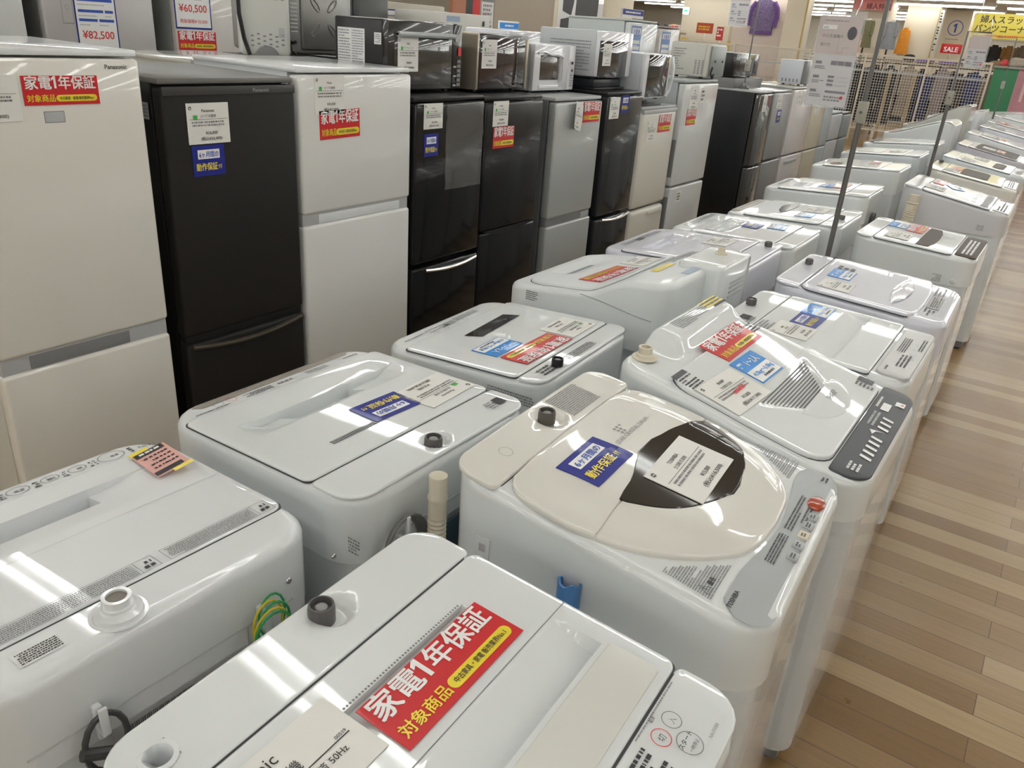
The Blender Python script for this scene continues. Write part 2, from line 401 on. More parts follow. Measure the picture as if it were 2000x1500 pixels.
# ------------------------------------------------------------------ washing machines
# local frame: x left-to-right seen from the front, y from front (0) to back, z up
class Washer:
    def __init__(s, side, xf, y0, yaw, w, d, zf, zb, label, body=WHITE, steel=STEEL, prof=None, cover_h=.13, r=.055, fil=.022, base=True, group=None, dip=None):
        s.W, s.D = w, d; s.side = side
        if side == 'R': s.root = empty('washing_machine', (xf, y0, 0), pi / 2 + yaw)
        else:
            c, sn = cos(yaw), sin(yaw)
            s.root = empty('washing_machine', (xf - sn * w, y0 + c * w, 0), -pi / 2 + yaw)
        tag(s.root, label, 'washing machine', group)
        s.zt = (lambda x, y: prof(x, y)) if prof else (lambda x, y: zf + (zb - zf) * max(0, min(1, y / d)))
        s.body = body; s.steel = steel; zt = s.zt; s.dips = dip = ([dip] if dip and not isinstance(dip, list) else (dip or []))
        s.dz0 = (lambda x, y: -.062 if any(q[0] < x < q[1] and q[2] < y < q[3] for q in dip) else 0)
        dx_ = [v + e for q in dip for v in q[:2] for e in (-.0005, .0005)]; dy_ = [v + e for q in dip for v in q[2:4] for e in (-.0005, .0005)]; s.dx_, s.dy_ = dx_, dy_
        b = MB(); f = fil
        xl, xr = rrx(f, w - f, f, d - f, r)
        ex = [] if not prof else lin(f + r, d - f - r, 40)
        b.surf(xl, xr, yss(f, d - f, r, 16, ex + dy_), uss(f, w - f, 16 if not prof else 24, dx_), lambda x, y: zt(x, y) + s.dz0(x, y), lambda x, y: (zt(w / 2, 0)) - cover_h, body, f, ring=6, ab=(f, w - f))
        b.obj('top_cover', s.root, ang=50)
        zc = zt(w / 2, 0) - cover_h
        b = MB(); xl, xr = rrx(.012, w - .012, .012, d - .012, r - .008)
        b.surf(xl, xr, yss(.012, d - .012, r - .008, 6), uss(0, w, 8), lambda x, y: zc + .004, zc - .055, steel, .004)
        b.box(.03, w - .03, .03, d - .03, .015, .07, MGREY)
        b.obj('cabinet', s.root)
        for (fx, fy) in ((.06, .06), (w - .06, .06), (.06, d - .06), (w - .06, d - .06)):
            b = MB(); b.lathe([(.02, 0), (.022, .004), (.022, .012), (.012, .014), (.012, .02)], (fx, fy, 0), DGREY, 12); b.obj('levelling_foot', s.root)
        s.zc = zc
    def sf(s, lift=0):
        zt = s.zt
        return lambda x, y, h: (x, y, zt(x, y) + lift + h)
    def plate(s, name, x0, x1, y0, y1, r=.02, m=None, lift=.005, dz=None, gap=True, extra_y=(), extra_x=(), n=14, fil=.004, seam=None):
        b = MB(); zt = s.zt; m = m or s.body
        g = .0014; r = (max(.004, r[0]), max(.004, r[1])) if isinstance(r, tuple) else (max(.004, r),) * 2
        xl, xr = rrx(x0 + fil, x1 - fil, y0 + fil, y1 - fil, r)
        f = (lambda x, y: zt(x, y) + lift + (dz(x, y) if dz else 0))
        b.surf(xl, xr, yss(y0 + fil, y1 - fil, r, n, extra_y), uss(x0 + fil, x1 - fil, n, extra_x), f, lambda x, y: zt(x, y) - (.002 if not dz else .001), m, fil, ab=(x0 + fil, x1 - fil))
        if gap:
            ya, yb = (y0 - g if gap in (True, 'front') else y1 - .007), (y1 + g if gap in (True, 'back') else y0 + .007)
            xa, xb = (x0 - g * .3, x1 + g * .3) if gap is True else (x0 + .014, x1 - .014)
            xl, xr = rrx(xa, xb, ya, yb, (r[0], .004) if gap == 'front' else ((.004, r[1]) if gap == 'back' else r))
            b.surf(xl, xr, yss(ya, yb, (r[0], .004) if gap == 'front' else ((.004, r[1]) if gap == 'back' else r), n, s.dy_), uss(xa, xb, n, s.dx_), lambda x, y: zt(x, y) + .0009 + s.dz0(x, y), lambda x, y: zt(x, y) - .002, seam or SEAM, .0005, ring=1, ab=(xa, xb))
        return b.obj(name, s.root, ang=40)
    def knob(s, x, y, m=CAP, r=.019, h=.022, lift=.001, dish=True):
        z = s.zt(x, y) + lift
        b = MB(); b.lathe([(r, 0), (r, h * .75), (r * .93, h), (r * .8, h), (r * .76, h * .7), (r * .1, h * .68)], (x, y, z + .001), m, 24)
        b.lathe([(r * .5, h * .68), (r * .45, h * .82), (r * .1, h * .9)], (x, y, z + .001), M('grey_valve', (.3, .3, .3), .3), 14)
        return b.obj('water_inlet_cap', s.root)
    def bowl(s, cx, cy, r, d, k=.6):
        return (lambda x, y: -d * (1 - sm(r * k, r, sqrt((x - cx) ** 2 + (y - cy) ** 2)))), tuple(lin(cy - r, cy + r, 12)), tuple(lin(cx - r, cx + r, 12))
    def slatelabel(s, x, z, w=.045, h=.04, seed=1, axis='side', rows=5):
        b = MB()
        mp = (lambda u, v, hh: (-hh - .0004, u, v)) if axis == 'side' else (lambda u, v, hh: (s.W + hh + .0004, u, v))
        b.scrib(x, x + w, z, z + h, rows, INKG, .0004, mp, seed)
        return b.obj('side_print', s.root, smooth=False)

def vprint(b, sf, x0, x1, y0, y1, rows, seed, m=INKG, h=.0008): b.scrib(x0, x1, y0, y1, rows, m, h, sf, seed)

GR = 'top-loading washers in the row along the aisle'
GL = 'top-loading washers in the row beside the refrigerators'

# --- R0: front washer with the big red sticker
def r0():
    bw, by, bx = None, (), ()
    w = Washer('R', -.118, .278, .041, .579, .566, .850, .898, 'white washing machine in the foreground with a large red sticker on its flat lid', steel=WHITE2, dip=[(.02, .56, .19, .41), (.308, .378, .493, .555), (.0425, .0755, .4955, .5285)])
    W_, zt = w.W, w.zt
    def dz(x, y):
        e = sm(.03, .05, x) * (1 - sm(.528, .536, x))
        a = -.022 * max(0, min(1, (.278 - y) / .068)) * (0 if y < .2035 else 1) * e
        c = -.010 * (1 - sm(.340, .386, y)) * 0
        c2 = -.011 * sm(.345, .392, y) * (0 if y > .396 else 1) * sm(.09, .13, x) * (1 - sm(.462, .470, x))
        return a + c2
    w.plate('lid', .003, W_ - .003, .1055, .453, .012, lift=.006, dz=dz, extra_y=(.2, .2033, .2037, .207, .215, .225, .24, .25, .26, .275, .28, .345, .355, .365, .375, .385, .392, .3958, .3962, .4), extra_x=(.03, .04, .05, .09, .1, .11, .13, .455, .465, .462, .466, .470, .475, .525, .528, .532, .536, .545), n=20)
    b = MB(); sf = w.sf(.006)
    b.rect(.004, W_ - .004, .2842, .2856, MGREY, .0006, sf, 20)
    for i in range(60):
        x = .135 + i * .0055; b.rect(x, x + .003, .3975, .4005, INKG, .0006, sf)
    b.obj('lid_fold_line', w.root, smooth=False)
    b = MB(); xl, xr = rrx(.045, .545, .120, .194, .006)
    b.surf(xl, xr, yss(.120, .194, .006, 4), uss(.045, .545, 10), lambda x, y: zt(x, y) + .0085, lambda x, y: zt(x, y) + .004, M('offwhite_inset', (.66, .66, .62), .3), .001)
    b.obj('lid_panel', w.root)
    b1, y1_, x1_ = w.bowl(.343, .526, .034, .011, .5); b2 = lambda x, y: -.05 if abs(x - .059) < .0152 and abs(y - .512) < .0152 else 0; y2_ = (.4967, .4969, .5271, .5273); x2_ = (.0437, .0439, .0741, .0743)
    w.plate('hinge_cover', .003, W_ - .003, .4575, .5635, (.008, .05), lift=.003, n=16, dz=lambda x, y: b1(x, y) + b2(x, y), extra_y=y1_ + y2_, extra_x=x1_ + x2_, gap='front')
    w.plate('control_panel', .003, W_ - .003, .004, .1025, (.05, .008), lift=.003, n=14, gap='back')
    b = MB(); sf = w.sf(.004)
    b.ring(.48, .074, .0135, .0012, INKG, .0008, sf); b.text('入', .48, .069, .011, INKG, .001, sf)
    b.ring(.446, .074, .0135, .0012, INKR, .0008, sf); b.text('切', .446, .069, .011, INK, .001, sf)
    b.ring(.462, .042, .0175, .0012, INKG, .0008, sf, sy=1); b.text('スタート', .462, .045, .0085, INK, .001, sf, .01); b.text('一時停止', .462, .034, .006, INK, .001, sf)
    b.text('電源', .463, .092, .006, INK, .001, sf); b.text('NA-F50B8', .50, .022, .0065, INKG, .001, sf)
    vprint(b, sf, .42, .54, .0955, .0995, 1, 3); vprint(b, sf, .36, .42, .03, .09, 6, 5, INK); vprint(b, sf, .27, .34, .03, .09, 6, 6, INK); vprint(b, sf, .18, .25, .03, .09, 6, 8, INK)
    for i in range(4): b.ring(.345 - .06 * i, .02, .012, .001, INKG, .0008, sf)
    b.obj('control_print', w.root, smooth=False)
    w.knob(.328, .533, lift=-.009, r=.019, h=.028)
    b = MB(); z = zt(.059, .512) + .0032; b.lathe([(.0225, -.001), (.0222, .0008), (.0165, .0008), (.0158, -.001), (.0150, -.034), (.0, -.035)], (.059, .512, z), WHITE2, 32, caps=False); b.obj('hose_hole', w.root)
    red_sticker(w.root, w.sf(.007), .358, .342, .248, -.0, 2.95)
    b = MB(); mp = place(w.sf(.0066), .125, .377, .0); sheet(b, mp, .2, .105, PAPER)
    b.text('Panasonic', -.035, .026, .022, INK, HT, mp); b.text('洗濯機', -.005, .001, .017, INK, HT, mp)
    b.rect(-.09, .085, -.006, -.0045, INK, HT, mp, 5); b.text('5.0 クリーニング済 50Hz', .0, -.022, .0125, INK, HT, mp); b.text('00519', .075, -.003, .007, INK, HT, mp); b.text('¥18,000', 0, -.045, .014, INK, HT, mp)
    b.obj('price_card', w.root, smooth=False)
r0()

# --- R1: ivory domed lid
def film(w, x0, x1, z0, z1, seed=1):
    # clear stretch film pulled round the front corners of the cabinet
    rn = random.Random(seed); b = MB(); r = .05; W_, D = w.W, w.D; o = -.004
    path = [(o, D * .5), (o, .12), (o, r)] + [(o + (r - o) - (r - o) * cos(t), o + (r - o) - (r - o) * sin(t)) for t in lin(.3, pi / 2, 4)]
    path += [(W_ * k, o) for k in (.25, .4, .5, .6, .75)] + [(W_ - p[0], p[1]) for p in path[::-1]]
    n = 18; vs = []; fs = []
    for j in range(n + 1):
        z = z0 + (z1 - z0) * j / n
        for i, (px, py) in enumerate(path):
            k = 1 + .0; d = .003 * sin(i * 1.7 + j * .9) * rn.random() + .002 * rn.random(); cx, cy = W_ / 2, D / 2; L = sqrt((px - cx) ** 2 + (py - cy) ** 2)
            vs.append((px + (px - cx) / L * d, py + (py - cy) / L * d, z))
    m = len(path)
    for j in range(n):
        for i in range(m - 1): a = j * m + i; fs.append([a, a + 1, a + m + 1, a + m])
    b.add(vs, fs, M('stretch_film', (.9, .9, .92), .07, alpha=.13, spec=1.0, bump=.5, bscale=22)); return b.obj('stretch_film', w.root)
def r1():
    def prof(x, y):
        return .846 + .082 * y / .6 + .004 * sin(pi * min(1, max(0, x / .576)))
    w = Washer('R', -.158, .993, .05, .576, .60, .846, .928, 'white washing machine with ivory domed lid, smoked window and silver control panel', prof=prof, dip=[(.24, .33, .505, .575)])
    zt = w.zt
    L = [(.080, .300), (.084, .235), (.090, .205), (.104, .165), (.125, .135), (.15, .105), (.19, .072), (.23, .048), (.27, .030), (.31, .022), (.36, .016), (.42, .018), (.455, .024), (.475, .040), (.486, .06)]
    R_ = [(.080, .312), (.084, .380), (.090, .405), (.104, .435), (.125, .465), (.15, .492), (.19, .520), (.23, .541), (.27, .554), (.31, .560), (.36, .564), (.42, .562), (.455, .556), (.475, .545), (.486, .53)]
    fl, fr = cinterp(L), cinterp(R_)
    def dome(x, y):
        a, c = fl(y), fr(y); t = (x - a) / max(.001, c - a)
        e = min(sm(0, .16, t), sm(0, .16, 1 - t)); ey = sm(.075, .18, y)
        return .010 + .016 * e * ey * (1 - .55 * sm(.36, .5, y))
    ys = sorted(set([.080, .082, .084, .085, .087, .090, .0935, .097, .1, .104, .109, .114, .119, .125, .137, .15, .17, .19, .21, .23, .25, .27, .29, .3032, .3036, .3064, .3068, .32, .34, .36, .38, .40, .42, .44, .455, .465, .475, .486]))
    us = [0, .03, .06, .09, .12, .16, .2, .25, .3, .35, .4, .45, .5, .55, .6, .65, .7, .75, .8, .84, .88, .91, .94, .97, 1]
    b = MB(); b.surf(fl, fr, ys, us, lambda x, y: zt(x, y) + dome(x, y) - (.003 if .3034 < y < .3066 else 0), lambda x, y: zt(x, y) - .001, IVORY, .006)
    g = .004
    b.surf(lambda y: fl(y) - g, lambda y: fr(y) + g, [.0765] + ys[1:-1] + [.490], us, lambda x, y: zt(x, y) + .0012, lambda x, y: zt(x, y) - .002, M('lid_gap_grey', (.25, .24, .23), .6), .001, ring=1)
    b.obj('lid', w.root, ang=50)
    # smoked window
    WL = [(.162, .300), (.170, .270), (.185, .233), (.202, .199), (.225, .168), (.257, .142), (.285, .126), (.300, .119), (.309, .118), (.314, .150), (.317, .180), (.325, .215), (.335, .245), (.345, .285)]
    WR = [(.162, .330), (.170, .395), (.185, .440), (.202, .478), (.225, .505), (.257, .530), (.285, .542), (.300, .545), (.306, .535), (.314, .500), (.322, .465), (.335, .415), (.345, .345)]
    gl, gr = cinterp(WL), cinterp(WR); ws = sorted(set([a for a, _ in WL] + [a for a, _ in WR] + lin(.162, .345, 40)))
    f = lambda x, y: zt(x, y) + dome(x, y)
    b = MB(); b.surf(gl, gr, ws, lin(0, 1, 16), lambda x, y: f(x, y) + .0016, lambda x, y: f(x, y) - .001, SMOKE, .0012, ring=1)
    b.surf(lambda y: gl(y) - .003, lambda y: gr(y) + .003, [ws[0] - .003] + ws[1:-1] + [ws[-1] + .003], lin(0, 1, 16), lambda x, y: f(x, y) + .0008, lambda x, y: f(x, y) - .001, BLKGLOSS, .0012, ring=1)
    b.obj('lid_window', w.root)
    df = lambda x, y, h: (x, y, f(x, y) + h)
    blue_sticker(w.root, df, .192, .395, .148, 0, 1.68)
    price_card(w.root, lambda x, y, h: df(x, y, h + .002), .307, .25, .195, .115, .03, 'TOSHIBA', '全自動洗濯機', '¥15,000', '(税込¥16,500)', False, 4)
    b = MB()
    for i in range(3):
        for j in range(3 if i < 2 else 1):
            cx, cy = .325 + .012 * i, .420 - .009 * j; b.disc(cx, cy, .004, MGREY, .001, df, 4)
    b.text('STAR CRYSTAL DRUM', .350, .386, .0148, MGREY, .001, df)
    b.obj('lid_print', w.root, smooth=False)
    # silver control panel
    b = MB(); PT = [(.012, .045), (.0125, .06), (.025, .075), (.04, .0875), (.12, .0875), (.17, .0815), (.2, .076), (.25, .070), (.3, .068), (.35, .070), (.4, .076), (.44, .0815), (.48, .0875), (.53, .0875), (.56, .0775), (.564, .05), (.564, .03)]
    top = interp(PT); xs = sorted(set([p[0] for p in PT] + lin(.012, .564, 24)))
    low = lambda x: .008 + (.058 - sqrt(max(0, .058 ** 2 - max(0, .060 - min(x, .576 - x)) ** 2)))
    vs = []; fs = []
    for x in xs:
        for t in (0, .25, .5, .75, 1):
            y = low(x) + (max(low(x) + .002, top(x)) - low(x)) * t; vs.append((x, y, zt(x, y) + .0022 - .015 * max(0, (.022 - y) / .022) ** 2))
    for i in range(len(xs) - 1):
        for j in range(4): a = i * 5 + j; fs.append([a, a + 5, a + 6, a + 1])
    b.add(vs, fs, SILVER)
    b.obj('control_panel', w.root)
    b = MB(); sf = lambda x, y, h: (x, y, zt(x, y) + .0026 + h - .015 * max(0, (.022 - y) / .022) ** 2)
    b.text('TOSHIBA', .048, .071, .0115, INK, .0006, sf, .02)
    vprint(b, sf, .3, .44, .045, .062, 3, 3, INK); vprint(b, sf, .18, .28, .045, .064, 4, 9, INK); vprint(b, sf, .34, .42, .03, .042, 2, 4, INK); vprint(b, sf, .53, .55, .03, .045, 2, 14, INK)
    b.obj('control_print', w.root, smooth=False)
    b = MB(); z = zt(.43, .03) + .002
    b.lathe([(.026, 0), (.026, .004), (.022, .0065), (.01, .008)], (.43, .031, z), M('button_copper_red', (.42, .07, .03), .2, coat=.6), 26, sx=1, sy=.62); b.obj('start_button', w.root)
    for i, x in enumerate((.378, .342, .306, .268, .228)):
        b = MB(); z = zt(x, .026) - .001
        b.box(x - .013, x + .013, .016, .036, z, z + .006, CREAM if i == 2 else SILVER, .0028); b.scrib(x - .008, x + .008, .021, .031, 2, INK, 0, lambda u, v, h, z=z: (u, v, z + .0064), i); b.obj('push_button', w.root)
    # printed warnings
    b = MB(); sf = w.sf(.0006)
    for (tri, sd) in ((((.570, .205), (.572, .095), (.475, .098)), 3), (((.03, .205), (.022, .101), (.135, .099)), 8)):
        (ax, ay), (bx, by), (cx, cy) = tri; n = 12
        for j in range(n):
            t = j / n; y = ay + (by - ay) * t
            xa = ax + (bx - ax) * t; xb = ax + (cx - ax) * t; x0, x1 = min(xa, xb), max(xa, xb)
            if x1 - x0 > .01: b.scrib(x0, x1, y - .008, y, 2, INKG, .0006, sf, sd + j, .8, .6)
    b.text('⚠', .04, .112, .02, INK, .001, sf); b.text('警告', .065, .112, .011, INK, .001, sf, .02)
    for q in ((.02, .206, .022, .0232), (.02, .0212, .098, .206)): b.rect(q[0], q[1], q[2], q[3], INK, .0006, sf) if 0 else None
    b.obj('warning_print', w.root, smooth=False)
    # rear deck
    def dz(x, y): return .016 * (1 - sm(.18, .24, x)) * 0
    b3, y3_, x3_ = w.bowl(.285, .545, .040, .010, .55)
    w.plate('rear_deck', .004, .572, .4965, .596, (.012, .045), IVORY, lift=.008, n=14, dz=b3, extra_y=y3_, extra_x=x3_, gap='front')
    sf = w.sf(.0085)
    b = MB(); b.scrib(.33, .455, .512, .585, 14, INKG, .0006, sf, 21, 1, .6); b.ring(.11, .541, .014, .0008, INKG, .0006, sf)
    b.obj('caution_label', w.root, smooth=False)
    w.knob(.275, .548, M('olive_grey_cap', (.10, .09, .08), .35), .018, .026, lift=-.001)
    w.root['label'] = w.root['label']
    # side latch, seam groove and clip
    b = MB(); b.box(-.003, .001, .495, .525, .770, .815, WHITE2, .0012); b.box(-.004, -.0025, .503, .517, .786, .803, LGREY, .0008); b.obj('side_latch', w.root)
    b = MB(); b.tube([(.0, .5, .724), (.0, .1, .724)], .0012, LGREY, 6); b.obj('side_seam', w.root)
    return w
W1 = r1(); film(W1, 0, 0, .08, .71, 3)

# blue hose clip on the side of R1
def hose_clip():
    b = MB(); cx, cy = .97, -.49
    X = lambda u, v, z: (-.487 + u, .993 - .022 + v, z)
    pts_o = [(.021 * cos(a), .021 * sin(a)) for a in lin(rad(-250), rad(70), 20)]
    for zz0, zz1 in ((.755, .815),):
        out = [(p[0], p[1]) for p in pts_o] + [(p[0] * .78, p[1] * .78) for p in pts_o[::-1]]
        vs = []; fs = []; n = len(pts_o)
        for i, p in enumerate(pts_o):
            top = zz1 - .010 * abs(sin(i * .5)); 
            for r_, z in ((1, zz0), (1, top), (.78, top), (.78, zz0)): vs.append(X(p[0] * r_, p[1] * r_, z))
        for i in range(n - 1):
            for k in range(4): a = i * 4 + k; c_ = i * 4 + (k + 1) % 4; fs.append([a, a + 4, c_ + 4, c_])
        fs.append([0, 1, 2, 3]); fs.append([(n - 1) * 4 + k for k in (3, 2, 1, 0)])
        b.add(vs, fs, CLIPB)
    b.box(-.487 - .02, -.487 + .02, .966, .992, .755, .762, CLIPB, .002)
    o = b.obj('hose_clip'); tag(o, 'light blue plastic hose clip wedged between the two nearest aisle washers', 'clip')
hose_clip()

# --- R2: SHARP-like with dark slate panel
def r2():
    def prof(x, y):
        z = .838 + .105 * sm(.02, .62, y) * .62 + .105 * .38 * (y / .609)
        z += .034 * sm(.487, .545, y) * sm(.15, .22, x)
        return z
    w = Washer('R', -.146, 1.58, -.0, .60, .609, .849, .97, 'pale grey washing machine with ribbed vent on lid and slate control strip of white marks', prof=prof, cover_h=.10, dip=(.11, .54, .19, .30))
    zt = w.zt
    def dz(x, y):
        # scooped handle: ribbed slope then round boss
        hw = .085 + .105 * max(0, min(1, (y - .2) / .085)); t = abs(x - .315)
        return .004 - .015 * max(0, 1 - (y - .2) / .09) * (1 if .2 < y < .29 else 0) * (1 - sm(hw - .02, hw + .005, t))
    w.plate('lid', .022, .578, .092, .475, .055, lift=.006, dz=dz, extra_y=(.196, .1995, .2005, .203, .21, .22, .23, .24, .25, .26, .27, .28, .29), extra_x=tuple(lin(.11, .25, 14)) + tuple(lin(.38, .52, 14)), n=22)
    b = MB(); f = lambda x, y, h: (x, y, zt(x, y) + .006 + dz(x, y) + h)
    for i in range(11):
        y = .206 + i * .0072; hw = .085 + .105 * (y - .2) / .085 - .012; b.rect(.315 - hw, .315 + hw, y, y + .0034, M('rib_grey', (.12, .12, .125), .5), .0012, f, 16)
    b.obj('vent_ribs', w.root, smooth=False)
    b = MB(); b.lathe([(.125, 0), (.122, .003), (.11, .0045), (.05, .005)], (.33, .199, 0), LGREY if 0 else WHITE, 32, sx=1.12, sy=.62, mp=lambda x, y, z: (x, min(y, .1995), zt(x, min(y, .1995)) + .006 + z + .002))
    b.text('SHARP', .36, .165, .022, MGREY, .0075 + .006, lambda x, y, h: (x, y, zt(x, y) + h + .001), .02)
    b.obj('lid_boss', w.root)
    b = MB(); b.rect(.024, .576, .3045, .3055, LGREY, .0105, lambda x, y, h: (x, y, zt(x, y) + h), 20); b.obj('lid_fold_line', w.root, smooth=False)
    w.plate('control_panel', .018, .582, .006, .088, (.045, .006), DARKPANEL, lift=.004, n=14, gap=False)
    b = MB(); sf = w.sf(.0044)
    for i in range(5): b.poly([(.12 + i * .028, .022), (.132 + i * .028, .022), (.142 + i * .028, .048), (.130 + i * .028, .048)], TWHITE, .0008, sf)
    for i in range(3): b.poly([(.30 + i * .03, .022), (.312 + i * .03, .022), (.322 + i * .03, .048), (.310 + i * .03, .048)], TWHITE, .0008, sf)
    b.poly([(.262, .05), (.285, .06), (.292, .025), (.284, .045)], TWHITE, .0008, sf)
    b.rect(.42, .47, .045, .065, TWHITE, .0008, sf); b.rect(.475, .505, .018, .04, TWHITE, .0008, sf); b.disc(.49, .024, .004, INKR, .0012, sf)
    vprint(b, sf, .05, .10, .03, .06, 3, 4, TWHITE); vprint(b, sf, .31, .4, .055, .075, 2, 7, LGREY); vprint(b, sf, .43, .52, .07, .08, 1, 2, TWHITE)
    b.obj('control_print', w.root, smooth=False)
    lf = lambda x, y, h: (x, y, zt(x, y) + .010 + h)
    red_sticker(w.root, lf, .385, .452, .250, 0, 2.95)
    sky_sticker(w.root, lf, .312, .355, .140, -.03, 1.5)
    price_card(w.root, lambda x, y, h: lf(x, y, h + .0012), .125, .345, .19, .115, -.06, 'SHARP', '全自動洗濯機', '¥15,800', '(税込¥17,380)', False, 9)
    b = MB(); b.scrib(.11, .17, .33, .342, 1, INKR, HT + .003, lf, 4, 1, .9)
    b.rect(.035, .10, .455, .470, DARKPANEL, .001, lf); b.scrib(.035, .10, .40, .452, 6, INK, .001, lf, 31); b.rect(.53, .565, .11, .15, DARKPANEL, .001, lf); b.scrib(.50, .528, .10, .15, 5, INK, .001, lf, 33); b.scrib(.50, .565, .43, .47, 4, INK, .001, lf, 13)
    b.obj('lid_print', w.root, smooth=False)
    sf = w.sf(.0006); b = MB(); mp = place(sf, .53, .578, 0)
    b.rect(-.055, .06, -.014, .016, YEL, .0008, mp); b.rect(-.02, .062, -.024, -.017, INK, .0008, mp); b.scrib(-.055, .06, -.012, .014, 2, INKG, .0014, mp, 9); b.scrib(-.26, -.06, -.03, .01, 6, INKG, .0008, mp, 19)
    b.obj('caution_label', w.root, smooth=False)
    z = zt(.105, .575); b = MB()
    b.lathe([(.032, 0), (.031, .003), (.022, .004), (.020, .01), (.017, .012), (.017, .026), (.0175, .028), (.012, .028), (.012, .01)], (.09, .565, z), CREAM, 24); b.obj('water_inlet', w.root)
    b = MB(); b.tube([(-.0003, .56, .868), (-.0003, .30, .866), (-.0003, .24, .845)], .0012, MGREY, 5); b.obj('side_seam', w.root)
    film(w, 0, 0, .08, .72, 8)
r2()

# --- R3: light silver panel, wide flat lid
def r3():
    w = Washer('R', -.18, 2.198, .002, .539, .578, .851, .868, 'white washing machine with pale silver control panel and sky blue and navy stickers', dip=(.02, .52, .195, .30))
    zt = w.zt
    def dz(x, y): return -.016 * sm(.29, .215, y) * (1 if y > .2035 else 0) * sm(.03, .05, x) * (1 - sm(.49, .51, x))
    w.plate('lid', .003, .536, .106, .472, .012, lift=.006, dz=dz, extra_y=(.2, .2033, .2037, .21, .22, .24, .26, .28, .29), extra_x=(.03, .04, .05, .49, .5, .51), n=16)
    b = MB(); b.rect(.006, .533, .315, .3162, LGREY, .0068, w.sf(), 12); b.obj('lid_fold_line', w.root, smooth=False)
    w.plate('hinge_cover', .003, .536, .476, .575, (.008, .045), lift=.003, gap='front')
    w.plate('control_panel', .035, .504, .008, .094, .02, M('pale_silver', (.50, .50, .49), .35, metal=.2), lift=.006, gap=True, seam=LGREY)
    b = MB(); sf = w.sf(.0062)
    vprint(b, sf, .25, .40, .055, .08, 4, 4, INK); vprint(b, sf, .12, .24, .03, .06, 3, 5, INK); vprint(b, sf, .3, .42, .015, .03, 2, 6, INK); vprint(b, sf, .07, .11, .07, .08, 1, 12, INK)
    for i in range(4): b.ring(.2 + i * .05, .032, .009, .001, INKG, .0008, sf)
    b.obj('control_print', w.root, smooth=False)
    sf = w.sf(.0065)
    sky_sticker(w.root, sf, .432, .356, .125, 0, 1.5); blue_sticker(w.root, sf, .302, .355, .13, 0, 1.6)
    price_card(w.root, sf, .172, .362, .13, .115, 0, '', '洗濯機', '¥20,000', '(税込¥22,000)', False, 3)
    w.knob(.315, .545, lift=.005, r=.017, h=.02)
    b = MB(); b.rect(.16, .2, .50, .53, INK, .0008, w.sf(.0055)); b.scrib(.06, .2, .44 + .045, .5, 2, INK, .0008, w.sf(.0055), 3); b.scrib(.06, .2, .41, .465, 5, INKG, .0008, sf, 7); b.obj('lid_print', w.root, smooth=False)
r3()
# --- R4: lavender, leaf-shaped handle
def r4():
    w = Washer('R', -.177, 2.838, .02, .548, .583, .85, .88, 'lavender-white washing machine with leaf-shaped lid handle and square dark display', body=LAV)
    zt = w.zt
    arc = lambda x: .1 + .028 * ((x - .27) / .27) ** 2
    # lid with curved front edge
    L = [(.100, .20), (.105, .10), (.112, .045), (.122, .012), (.13, .006), (.45, .006), (.465, .012), (.478, .03)]
    R_ = [(.100, .34), (.105, .44), (.112, .50), (.122, .532), (.13, .542), (.45, .542), (.465, .536), (.478, .52)]
    ys = sorted(set([a for a, _ in L] + lin(.13, .45, 16)))
    b = MB(); b.surf(interp(L), interp(R_), ys, lin(0, 1, 16), lambda x, y: zt(x, y) + .009, lambda x, y: zt(x, y) - .001, LAV, .005)
    b.surf(lambda y: interp(L)(y) - .006, lambda y: interp(R_)(y) + .006, [.0955] + ys[1:-1] + [.4835], lin(0, 1, 16), lambda x, y: zt(x, y) + .0012, lambda x, y: zt(x, y) - .002, SEAM, .0006, ring=1)
    b.obj('lid', w.root, ang=50)
    b = MB(); N = 14
    for k, (m_, dz0, sc) in enumerate(((M('handle_grey_lilac', (.42, .42, .50), .25, coat=.5), 0, 1), (M('leaf_white', (.78, .78, .84), .12, coat=.8), .0012, .93))):
        vs = []; fs = []
        for i in range(N + 1):
            t = i / N; x = .27 + (.08 + .41 * t - .27) * sc; hw = .036 * sin(pi * t) ** .75 * sc + .0006
            for j in range(5):
                v = -1 + j / 2; vs.append((x, .188 + hw * v * (1 if v < 0 else .75), zt(x, .188) + .0102 + dz0 + .004 * (1 - v * v) * sin(pi * t)))
        for i in range(N):
            for j in range(4): a = i * 5 + j; fs.append([a, a + 5, a + 6, a + 1])
        b.add(vs, fs, m_)
    b.obj('lid_handle', w.root)
    sf = w.sf(.0095)
    sky_sticker(w.root, sf, .295, .402, .132, 0, 1.6)
    price_card(w.root, sf, .122, .383, .125, .11, 0, '', '洗濯機', '¥16,000', '(税込¥17,600)', False, 13)
    b = MB(); b.scrib(.37, .43, .37, .44, 3, INK, .0008, sf, 5, 1, .7); b.obj('lid_print', w.root, smooth=False)
    w.plate('hinge_cover', .003, .545, .489, .580, (.008, .045), lift=.004, m=LAV, gap='front')
    w.knob(.341, .54, lift=.006, r=.015, h=.018)
    b = MB(); sf = w.sf(.001); b.rect(.18, .365, .045, .088, M('display_brown_black', (.05, .045, .05), .2, coat=.5), .0008, sf); b.scrib(.2, .35, .052, .08, 4, INKG, .0012, sf, 3)
    vprint(b, sf, .12, .17, .05, .09, 3, 5, INK); vprint(b, sf, .37, .5, .05, .09, 3, 6, INKG); vprint(b, sf, .08, .12, .065, .077, 1, 12, INK); vprint(b, sf, .1, .5, .02, .04, 2, 7, LGREY)
    b.obj('control_panel', w.root, smooth=False)
r4()

